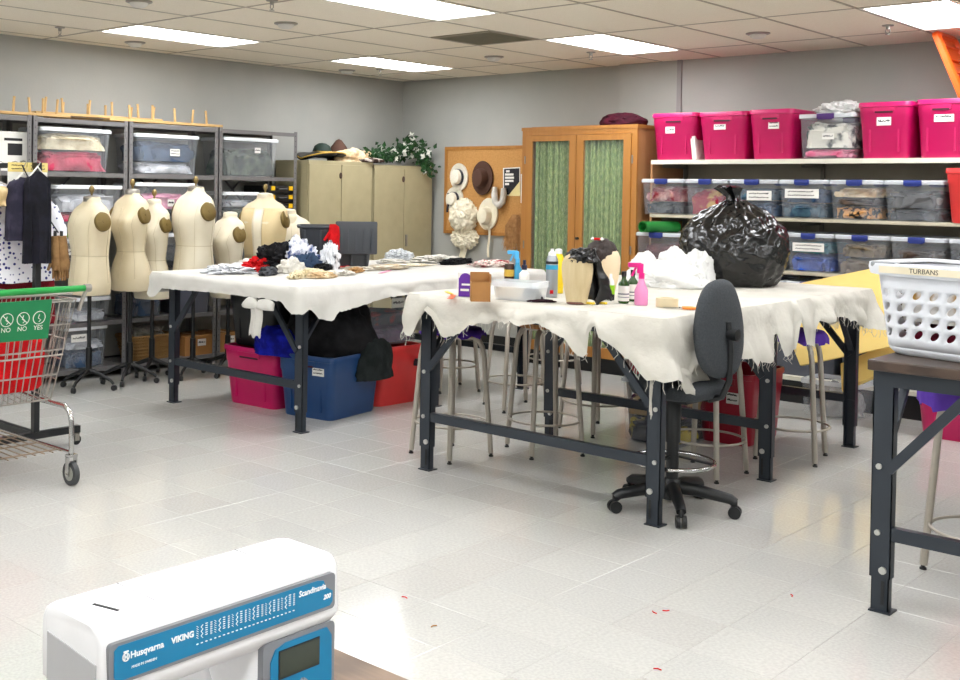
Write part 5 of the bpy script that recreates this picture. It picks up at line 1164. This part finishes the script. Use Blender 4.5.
# canvas wig heads
def wighead(name, label, px, py, h, mat, loc=None, rz=0.):
    p = loc or kt(px, py); t = thing(name, label, 'wig head', (p[0], p[1], KZ), rz); k = h/.3
    pr = [(0, .062), (.02, .066), (.06, .075), (.1, .085), (.15, .094), (.2, .098), (.235, .095), (.265, .08), (.285, .055), (.297, .025), (.3, .002)]
    obj('head_block', G().loft([[(r*.88*k*(1.06 if math.cos(2*PI*j/28) > 0 else 1.)*math.cos(2*PI*j/28), r*.88*k*.9*math.sin(2*PI*j/28), z*k) for j in range(28)] for z, r in pr]), mat, t, 60)
    obj('base_plate', G().lathe([(.054*k, -.0), (.056*k, .004), (.054*k, .012)], 24), M('base_brown', (110, 70, 60), .6), t)
    return t
m_head = M('canvas_head', (206, 188, 150), .75, c2=(190, 170, 130), scale=8, stretch=(6, 6, .5))
wp = kt(573, 304); wighead('canvas_wig_head', 'canvas wig block under a black satin wrap on the middle table', 0, 0, .27, m_head, (wp.x, wp.y+.03), .5)
m_satin = M('black_satin', (14, 14, 15), .3, bump=.4, bscale=14)
sw = thing('satin_wrap', 'black satin wrap tied over the canvas wig block', 'wrap', (wp.x, wp.y+.03, KZ))
obj('cap', heap(.074, .07, .07, 3, .3, 6, 5, folds=.9, ctr=(0.012, .016, .212)), m_satin, sw, 60)
obj('tail', G().sheet(lambda u, v: (.04+.045*math.sin(v*1.5)*.9+(.045+.03*v)*(u-.5)*1.4+.012*noise.noise((u*5, v*6, 1)), .035+.035*math.sin(v*1.7)+(u-.5)*.06+.02*math.sin(u*11+v*4)+.012*noise.noise((u*5, v*6, 5)), .272-.262*v+.015*math.sin(u*9)), 22, 26), m_satin, sw, 180, solid=.012)
obj('yellow_tip', G().cbox((.06, .03, .006), (.05, .022, .01)).cbox((.1, .09, .006), (.04, .022, .01)), M('yellow_trim', (238, 206, 50), .5), sw)
w2 = kt(595, 296); wighead('canvas_wig_head', 'pale wig head with brown hair behind the wrapped block', 0, 0, .275, M('pale_head', (230, 208, 174), .7), (w2.x, w2.y+.1), .2)
o = obj('brown_wig', heap(.088, .082, .12, 8, .14, 6, 4, folds=.9), M('brown_hair', (48, 32, 26), .6, c2=(30, 20, 16), scale=40, bump=.5, bscale=50), None, 60); put(o, (w2.x-.025, w2.y+.1, KZ+.19)); tag(o, 'short dark brown wig on the pale wig head', 'wig')
hc = kt(586, 300); t = thing('hair_clip', 'small red and white hair ornament on top of the wig', 'ornament', (w2.x-.03, w2.y+.06, KZ+.312)); obj('bead', G().lathe([(.001, -.012), (.012, 0), (.001, .012)], 10, (-.03, 0, 0)), m_whp, t, 60); obj('bead', G().lathe([(.001, -.012), (.012, 0), (.001, .012)], 10, (.03, 0, 0)), m_whp, t, 60); obj('red_bow', G().cbox((0, 0, 0), (.04, .012, .014), .003), m_redf, t)
rag('dark_strip', 'dark plum hair strip lying before the clear box', 'hair strip', fab('plum_hair', (50, 24, 34), (34, 16, 22)), tuple(kt(541, 302))[:2]+(KZ,), (.07, .02, .014), 5, .7)
bottle('lime_bottle', 'white bottle with lime green label and black base', 610.5, 300, [(.02, 0), (.021, .03), (.021, .031)], m_blk, (('lime_label', G().lathe([(.0212, .031), (.0212, .08)], 16), m_lime), ('white_neck', G().lathe([(.019, .08), (.017, .1), (.008, .12), (.007, .14)], 14), m_whp)))
bottle('small_lime_bottle', 'small lime capped bottle tucked behind the satin wrap', 601, 298, [(.018, 0), (.019, .06), (.01, .085), (.009, .1)], m_whp, (('lime_band', G().lathe([(.0193, .04), (.0193, .06)], 14, cap=False), m_lime),))
bottle('clear_spray_bottle', 'frosted white spray bottle behind the lime bottles', 606, 290, [(.03, 0), (.031, .1), (.013, .13), (.012, .14)], M('frosted_white', (238, 240, 242), .3, alpha=.85), (('trigger', trigger(.14, m_whp, .9), m_whp),))
for k, (px, py, wd) in enumerate(((623.5, 303, 'left'), (632.5, 301, 'right'))):
    bottle('green_bottle', 'dark green glass bottle with white label, %s of the pair' % wd, px, py, [(.026, 0), (.028, .006), (.028, .1), (.011, .125), (.0105, .14)], m_grg, (('paper_label', G().lathe([(.0285, .012), (.0285, .09)], 18, cap=False), m_card), ('cap', G().lathe([(.013, .138), (.013, .165), (.001, .166)], 14), m_blk), ('print_lines', G().lathe([(.0288, .03), (.0288, .034)], 18, cap=False).lathe([(.0288, .045), (.0288, .052)], 18, cap=False), m_greyp)))
bottle('pink_spray_bottle', 'pink trigger spray bottle on the middle table', 641, 305, [(.032, 0), (.034, .008), (.034, .075), (.016, .12), (.013, .135)], m_pkl, (('trigger', trigger(.135, m_mag, 1.15), m_mag), ('liquid', G().lathe([(.028, .006), (.03, .06), (.001, .061)], 18), M('pink_soap', (240, 110, 190), .4))), 20)
tp_ = kt(665, 307); t = obj('tape_roll', G().loft([[(r*math.cos(2*PI*j/32), r*math.sin(2*PI*j/32), z) for j in range(32)] for r, z in ((.055, 0), (.055, .045), (.038, .045), (.038, 0))], loop=True), M('masking_tape', (226, 210, 174), .7), None, 40); put(t, (tp_.x, tp_.y+.02, KZ)); tag(t, 'roll of cream masking tape on the middle table', 'tape')
sp = kt(682, 309); t = thing('scissors', 'scissors with orange handles beside the tape roll', 'scissors', (sp.x, sp.y, KZ), .55); m_oh = M('orange_handle', (244, 136, 20), .4)
for s in (-1, 1):
    obj('handle', G().tube([(.035+.03*math.cos(2*PI*j/16), s*.022+.016*math.sin(2*PI*j/16), .006) for j in range(16)], .006, 6, True), m_oh, t, 180); obj('blade', G().bar((.005, s*.004, .006), (-.09, -s*.003, .006), .01, .002), m_steel, t)
obj('pivot', G().cyl((-.01, 0, .003), (-.01, 0, .011), .005, 10), m_steel, t)
paper('thin yellow ruler at the left end of the middle table', 449, 293, .02, .16, .9, m_yelp, z=KZ, cat='ruler', name='ruler'); paper('orange folder strip at the left end of the middle table', 452, 297, .03, .22, .6, m_or, z=KZ, cat='folder', name='folder')
rag('dark_gadget', 'black cable bundle between the purple box and the carton', 'cable', f_blk, tuple(kt(472, 296))[:2]+(KZ,), (.05, .03, .05), 33)
# tulle
m_tul = M('white_tulle', (244, 244, 242), .9, alpha=.7, bump=.5, bscale=12)
q = kt(668, 286); t = thing('tulle_heap', 'heap of white tulle netting beside the black bag', 'tulle', (q.x, q.y, KZ))
obj('layer', heap(.24, .16, .15, 3, .22, 5, 5, folds=.7), m_tul, t, 60); obj('layer', heap(.11, .1, .22, 11, .25, 5, 5, folds=.8, ctr=(.0, .06, 0)), m_tul, t, 60); obj('layer', heap(.1, .09, .19, 14, .25, 5, 5, folds=.8, ctr=(-.15, -.02, 0)), m_tul, t, 60); obj('layer', heap(.1, .09, .21, 17, .25, 5, 5, folds=.8, ctr=(.13, .13, 0)), m_tul, t, 60)
# black rubbish bag
bm = bmesh.new(); bmesh.ops.create_icosphere(bm, subdivisions=6, radius=1); vv = []
for v in bm.verts:
    p = v.co; d = p.normalized(); th = math.atan2(d.y, d.x); z = d.z
    rad = 1+.06*noise.noise(d*1.6)+.05*(1-abs(noise.noise(d*3.1+Vector((3, 1, 2))))*2)
    pl = max(0, (z-.25)/.75); pr = .05*math.sin(th*19+3*noise.noise(d*2))*pl**.8*(1.2-pl)
    cr = (1-abs(noise.noise(d*6+Vector((9, 4, 1))))*2.2)*.022+(1-abs(noise.noise(d*13+Vector((1, 4, 7))))*2.2)*.011
    rad += pr+cr
    zz = z*rad; hgt = (zz+.72)/1.72 if zz > -.72 else 0; w_ = (1-(pl**2.5)*.34)
    vv.append((d.x*rad*.325*w_, d.y*rad*.3*w_, max(0, hgt)*.52*(1 if zz <= .9 else 1)))
gb = G().add(vv, [[v.index for v in f.verts] for f in bm.faces]); bm.free()
q = kt(742, 287); t = thing('rubbish_bag', 'large knotted shiny black rubbish bag on the middle table', 'bag', (q.x-.13, q.y+.16, KZ))
m_bag = M('bag_plastic', (10, 10, 11), .22, spec=.6, bump=.35, bscale=11)
obj('bag_body', gb, m_bag, t, 180)
obj('knot', G().loft([[(r*math.cos(2*PI*j/24)*(1+.25*math.sin(j*2.7))+ox, r*math.sin(2*PI*j/24)*(1+.25*math.sin(j*2.7+1)), z+.006*math.sin(j*4)) for j in range(24)] for z, r, ox in ((.46, .12, 0), (.5, .075, -.005), (.535, .045, -.015), (.56, .04, -.02), (.59, .06, -.04), (.615, .085, -.055), (.625, .06, -.06))]), m_bag, t, 60)
# ================================================================ laundry basket on the right table
bt = thing('laundry_basket', 'white plastic laundry basket with oval holes on the right table', 'basket', (0, 0, .956)); bl = P(871, 351, z=.956); ang = -.22
LB, DB, HB = .66, .46, .335
bt.location = (bl.x+.33*math.cos(ang)-.19*math.sin(ang)*1., bl.y+.33*math.sin(ang)+.21*math.cos(ang), .956); bt.rotation_euler = (0, 0, ang)
m_bsk = M('basket_white', (226, 229, 236), .4)
def bring(u, z):   # point on the wall, u 0..1 around, z height
    k = .88+.12*z/HB; pts = rr(LB*k, DB*k, .09, z, 8); n = len(pts)
    L_ = [0]
    for i in range(n): a, b = pts[i], pts[(i+1) % n]; L_.append(L_[-1]+math.hypot(b[0]-a[0], b[1]-a[1]))
    s = (u % 1)*L_[-1]
    for i in range(n):
        if L_[i] <= s <= L_[i+1]: f = (s-L_[i])/(L_[i+1]-L_[i]+1e-9); a, b = pts[i], pts[(i+1) % n]; return (a[0]+(b[0]-a[0])*f, a[1]+(b[1]-a[1])*f, z)
g = G(); NC, rows = 30, [(.06, .11), (.11, .16), (.16, .21), (.21, .26)]
for c in range(NC):
    for z0, z1 in rows:
        ou, inn = [], []
        for j in range(16):
            a = 2*PI*j/16; x, y = math.cos(a), math.sin(a); m_ = max(abs(x), abs(y)); ou.append(bring((c+.5+.5*x/m_)/NC, (z0+z1)/2+(z1-z0)/2*y/m_))
            ex, ey = .24*x+.15*y, .34*y; inn.append(bring((c+.5+ex)/NC, (z0+z1)/2+(z1-z0)*ey))
        g.loft([ou, inn], False, False)
    for z0, z1 in ((.03, .06), (.26, .3), (.3, HB)):
        for ua, ub in ((0, .2929), (.2929, .5), (.5, .7071), (.7071, 1)): g.add([bring((c+ua)/NC, z0), bring((c+ub)/NC, z0), bring((c+ub)/NC, z1), bring((c+ua)/NC, z1)], [(0, 1, 2, 3)])
obj('holed_wall', g, m_bsk, bt, 50, solid=.004, merge=.0004)
obj('basket_floor', G().loft([[bring(i/60, z)[:2]+(z,) for i in range(60)] if 0 else [(x*q_, y*q_, z) for x, y, _ in [bring(i/60, .03) for i in range(60)]] for z, q_ in ((.034, 1.), (.02, .985), (.004, .93), (0, .88))], False, True), m_bsk, bt, 60, solid=.004)
rim = []
for q_, z in ((1., HB-.03), (1.07, HB-.028), (1.085, HB-.005), (1.08, HB+.012), (1.02, HB+.016), (.98, HB+.004)): rim.append([(x*q_, y*(1+(q_-1)*1.3), z+.022*(max(0, abs(x)/(LB/2)-.5))**2) for x, y, _ in [bring(i/80, HB) for i in range(80)]])
rm = obj('rim', G().loft(rim, False, False), m_bsk, bt, 60, solid=.003)
obj('grip', G().cbox((-LB*.40, -DB*.49, HB+.012), (.1, .045, .022), .008), M('grip_grey', (150, 154, 158), .5), bt, 40)
yf = -DB/2*(1+.085*1.3)-.0005
TM = frame((-.09, yf-.003, HB-.006), (1, 0, 0), (0, .0, 1))
tpp = obj('masking_tape', G().cbox((0, 0, 0), (.36, .026, .0012)).xf(TM), M('tape_cream', (232, 222, 196), .7), rm)
text_mesh('TURBANS', .026, m_ink, rm, TM @ Matrix.Translation((0, 0, .001)), 'tape_lettering', 'CENTER')
rag('maroon_velvet', 'dark maroon cloth in the bottom of the laundry basket', 'cloth', fab('maroon2', (112, 16, 40), (84, 10, 28)), (bt.location.x, bt.location.y, .962), (.235, .155, .11), 4, ang, amp=.16, boxy=.5)
rag('gold_white_cloth', 'white and gold cloth on top in the laundry basket', 'cloth', fab('white_gold', (238, 234, 228), (206, 160, 80), 8, contrast=.1, bias=.06), (bt.location.x-.03, bt.location.y, 1.085), (.235, .155, .19), 7, ang, amp=.16, boxy=.55)
rag('black_cloth', 'black cloth at the right inside the laundry basket', 'cloth', f_blk, (bt.location.x+.22, bt.location.y-.06, 1.0), (.06, .1, .2), 9, ang, amp=.2)
# ================================================================ muslin scrap hanging over the drafting chair seat
o = obj('muslin_scrap', G().sheet(lambda u, v: (5.665+.035*v+.012*math.sin(u*7)+.02*noise.noise((u*4, v*4, 1)), -.02+u*.3+.1*v, .80-.17*v-.05*u+.012*noise.noise((u*6, v*5, 3))), 22, 12), m_canvas, None, 60, .003); tag(o, 'frayed muslin scrap hanging at the near corner of the middle table', 'cloth scrap')
r_ = random.Random(77); g = G()
for k in range(9): g.tube([(r_.uniform(-.004, .004), r_.uniform(-.004, .004), 0), (r_.uniform(-.008, .008), r_.uniform(-.006, .006), -.09), (r_.uniform(-.006, .006), r_.uniform(-.005, .005), -.16-.08*r_.random())], .0018, 4)
g.lathe([(.002, -.1), (.009, -.09), (.006, -.07), (.002, -.06)], 8)
o = obj('frayed_string', g, m_canvas, None, 60); put(o, (5.62, -.1, .76)); tag(o, 'frayed white string hanging down the near leg of the middle table', 'string')
# ================================================================ sewing machine on its table
tz = .751
t = thing('sewing_table', 'wood grain table under the sewing machine in the foreground', 'table', (0, 0, 0))
m_wal = M('grey_walnut', (124, 100, 78), .45, c2=(92, 72, 56), scale=7, kind='wave', stretch=(.25, 3, 1), contrast=.9)
obj('table_top', G().cbox((7.14, -3.94, tz-.016), (.68, 1.2, .032), .003), m_wal, t)
for x, y in ((6.85, -3.4), (7.43, -3.4), (6.85, -4.48), (7.43, -4.48)): obj('leg', G().box(x-.02, x+.02, y-.02, y+.02, 0, tz-.032), m_leg, t)
for y in (-3.4, -4.48): obj('apron', G().box(6.87, 7.41, y-.012, y+.012, tz-.09, tz-.032), m_leg, t)
sm = thing('sewing_machine', 'white and teal electronic sewing machine in the foreground', 'sewing machine', (7.034, -4.029, tz), 0)
m_smw = M('machine_white', (238, 238, 240), .3); m_smg = M('machine_grey', (186, 187, 190), .35); m_pan = M('panel_grey', (126, 128, 134), .4); m_teal = M('panel_teal', (0, 122, 168), .35); m_lcd = M('lcd', (52, 60, 50), .15); m_btn = M('button_grey', (150, 152, 158), .4)
LM, HM, DM = .380, .318, .132
def prof(z0, top=True, d=DM, y=0., sc=1.):
    """arm section in x,z : flat back, rounded top corners, slightly raked front"""
    P_ = [(.0, z0), (0.004, z0-.0)]
    pts = [(.002, z0), (.0, z0+.03), (.0, HM-.03)]
    for i in range(5): a = PI-i*PI/8; pts.append((.026+.026*math.cos(a), HM-.03+.026*math.sin(a)))
    for i in range(7): a = PI/2-i*PI/12; pts.append((d-.022+.022*math.cos(a)*1., HM-.026+.022*math.sin(a)))
    pts += [(d+.004, HM-.08), (d+.001, z0+.012), (d-.01, z0)]
    return [(x, y, z) for x, z in pts]
def shrink(r, k, y):
    cx = sum(p[0] for p in r)/len(r); cz = sum(p[2] for p in r)/len(r); return [(cx+(p[0]-cx)*k, y, cz+(p[2]-cz)*k) for p in r]
base_r = prof(.218)
obj('arm', G().loft([shrink(base_r, .90, 0), shrink(base_r, .97, .004), shrink(base_r, 1., .014), shrink(base_r, 1., LM-.03), shrink(base_r, .98, LM-.012), shrink(base_r, .93, LM-.003), shrink(base_r, .85, LM)]), m_smw, sm, 50)
obj('pillar', G().loft([[(x, y, z) for x, y, _ in rr(.122, .142, .02, 0, 4, .066, LM-.074)] for z in (.07, .24)]), m_smw, sm, 50)
obj('head', G().loft([[(x, y, z) for x, y, _ in rr(.118, .1, .02, 0, 4, .066, .056)] for z in (.13, .24)]), m_smw, sm, 50)
obj('shaded_end_cover', G().loft([[(.02, -.0015, .15), (.12, -.0015, .15), (.125, -.0015, .27), (.02, -.0015, .28)], [(.02, .004, .15), (.12, .004, .15), (.125, .004, .27), (.02, .004, .28)]]), m_smg, sm)  # grey plate, shade on the left end put into its colour
obj('bed', G().loft([rr(.17, LM, .02, 0, 4, .08, LM/2), rr(.175, LM, .02, .06, 4, .08, LM/2), rr(.165, LM-.01, .02, .07, 4, .08, LM/2)]), m_smw, sm, 50)
obj('presser_bar', G().cyl((.075, .05, .075), (.075, .05, .14), .005, 8), m_steel, sm); obj('needle_plate', G().box(.03, .12, .02, .1, .07, .0715), m_steel, sm)
obj('presser_foot', G().cbox((.075, .05, .078), (.035, .015, .008)), m_steel, sm)
obj('thread_guide', G().sheet(lambda u, v: (.1-.02*u, .1+.09*u+.02*v, .206-.1*v+.04*u*v), 8, 8), m_smw, sm, 60, solid=.004)
# front strip
XF = DM+.0035
def fpanel(name, ya, yb, za, zb, r, mat, parent, lift, x0=XF, notch=None):
    pts = [(x, z) for x, z, _ in rr(yb-ya, zb-za, r, 0, 4, (ya+yb)/2, (za+zb)/2)]
    return obj(name, G().loft([[(x0-.012, y, z) for y, z in pts], [(x0+lift, y, z) for y, z in pts]]), mat, parent, 40)
st = fpanel('front_strip', .008, LM-.016, .246, .294, .006, m_pan, sm, .0025)
pts = [(.018, .250), (LM-.026, .251), (LM-.021, .2555), (LM-.021, .270), (LM-.034, .278), (LM-.038, .2875), (LM-.049, .290), (.02, .2905), (.014, .286), (.014, .256)]
obj('teal_inlay', G().loft([[(XF, y, z) for y, z in pts], [(XF+.0032, y, z) for y, z in pts]]), m_teal, st)
FT = lambda y, z: frame((XF+.0034, y, z), (0, 1, 0), (0, 0, 1))
m_let = M('white_print', (240, 244, 246), .5); zc = .2755; XE = XF+.0036
obj('crown_emblem', G().tube([(XE, .0295+.0042*math.cos(2*PI*j/18), zc+.0045*math.sin(2*PI*j/18)) for j in range(18)], .0009, 4, True).bar((XE, .0278, zc-.0028), (XE, .0278, zc+.0028), .0012, .0014, (0, 1, 0)).bar((XE, .0312, zc-.0028), (XE, .0312, zc+.0028), .0012, .0014, (0, 1, 0)).bar((XE, .0278, zc), (XE, .0312, zc), .0012, .0014).bar((XE, .0262, zc+.0062), (XE, .0328, zc+.0062), .0012, .0016), m_let, st)
text_mesh('Husqvarna', .0108, m_let, st, FT(.0355, zc), 'lettering', off=.00022)
text_mesh('MADE IN SWEDEN', .0042, m_let, st, FT(.037, .2615), 'lettering', shear=.2)
text_mesh('VIKING', .0100, m_let, st, FT(.093, zc), 'lettering', sx=1.0, off=.0004)
text_mesh('Scandinavia', .0108, m_let, st, FT(.2965, .2795), 'lettering', shear=.12, off=.0002)
text_mesh('200', .0088, m_let, st, FT(.3415, .2645), 'lettering', shear=.25, off=.0002)
for k in range(24):
    y = .131+k*.0068; g = G(); r_ = random.Random(70+k); kd = k % 4
    for i in range(6):
        zi = .2835-i*.0027
        if kd == 0: g.bar((XE, y-.0012, zi), (XE, y+.0012, zi-.0018), .0009, .0007, (0, 1, 0))
        elif kd == 1: g.bar((XE, y+(-1)**i*.0014, zi), (XE, y-(-1)**i*.0014, zi-.0027), .0009, .0007, (0, 1, 0))
        elif kd == 2: g.bar((XE, y-.0016, zi), (XE, y+.0016, zi), .0009, .0008)
        else: g.bar((XE, y, zi), (XE, y, zi-.0017), .0009, .0009, (0, 1, 0)).bar((XE, y+.0016, zi), (XE, y+.0016, zi-.0012), .0009, .0006, (0, 1, 0))
    g.bar((XE, y-.0014, .2615), (XE, y+.0014, .2615), .0009, .0012)
    obj('stitch_symbol', g, m_let, st)
# pillar control panel
XP = .1295
pn = fpanel('control_panel', LM-.138, LM-.01, .085, .226, .008, m_pan, sm, .003, XP)
pts = [(LM-.126, .085), (LM-.024, .085), (LM-.022, .125), (LM-.016, .15), (LM-.017, .208), (LM-.026, .22), (LM-.1, .22), (LM-.118, .215), (LM-.126, .2)]
tpn = obj('teal_face', G().loft([[(XP, y, z) for y, z in pts], [(XP+.0045, y, z) for y, z in pts]]), m_teal, pn)
obj('display_bezel', G().box(XP, XP+.0052, LM-.113, LM-.04, .174, .212), m_ink, pn); obj('display', G().box(XP, XP+.0056, LM-.111, LM-.042, .176, .21), m_lcd, pn)
def button(y, z, r0, side):
    pts = [(y+side*.0012, z-r0), (y+side*.0012, z+r0*.8)]+[(y+side*(.0012+r0*1.25*math.sin(i*PI/10)), z+r0*.8-r0*1.8*(i/5)**1.3) for i in range(1, 5)]
    b = obj('button', G().loft([[(XP, p, q) for p, q in pts], [(XP+.0062, p, q) for p, q in pts]]), m_btn, pn); obj('button_dot', G().cyl((XP+.006, y+side*r0*.5, z), (XP+.0066, y+side*r0*.5, z), .0012, 8), m_redf, b)
for yc in (LM-.102, LM-.07):
    for s in (-1, 1): button(yc, .158, .009, s)
for s in (-1, 1):
    button(LM-.042, .128, .011, s); button(LM-.042, .104, .011, s)
obj('top_seam', G().box(.02, DM-.03, .095, .0955, HM-.0042, HM-.0035), m_pan, sm); obj('top_seam', G().box(.02, DM-.03, .285, .2855, HM-.0042, HM-.0035), m_pan, sm)
obj('thread_slot', G().bar((.062, .035, HM-.0036), (.1, .045, HM-.0036), .004, .001), m_ink, sm)
obj('handwheel', G().tube([(.066, LM-.002, .235), (.066, LM+.012, .235)], .028, 24), m_smg, sm, 40)
# small red threads on the floor
for k, (px, py) in enumerate(((404, 598), (434, 627), (655, 613), (666, 611), (791, 596), (657, 670))):
    p = P(px, py, z=0); o = obj('thread_snip', G().tube([(-.012, 0, .0025), (0, .006, .003), (.014, .002, .0025)], .0022, 5), (m_redf, m_cbd)[k == 1]); put(o, (p.x, p.y, 0), k*1.3)
    tag(o, ('red thread snip on the floor right of the sewing machine', 'brown crumb on the floor near the sewing machine', 'red thread snip before the middle table, left of two', 'red thread snip before the middle table, right of two', 'red thread snip on the floor left of the right table', 'red thread snip at the bottom edge of the picture')[k], 'thread', 'snips on the floor')
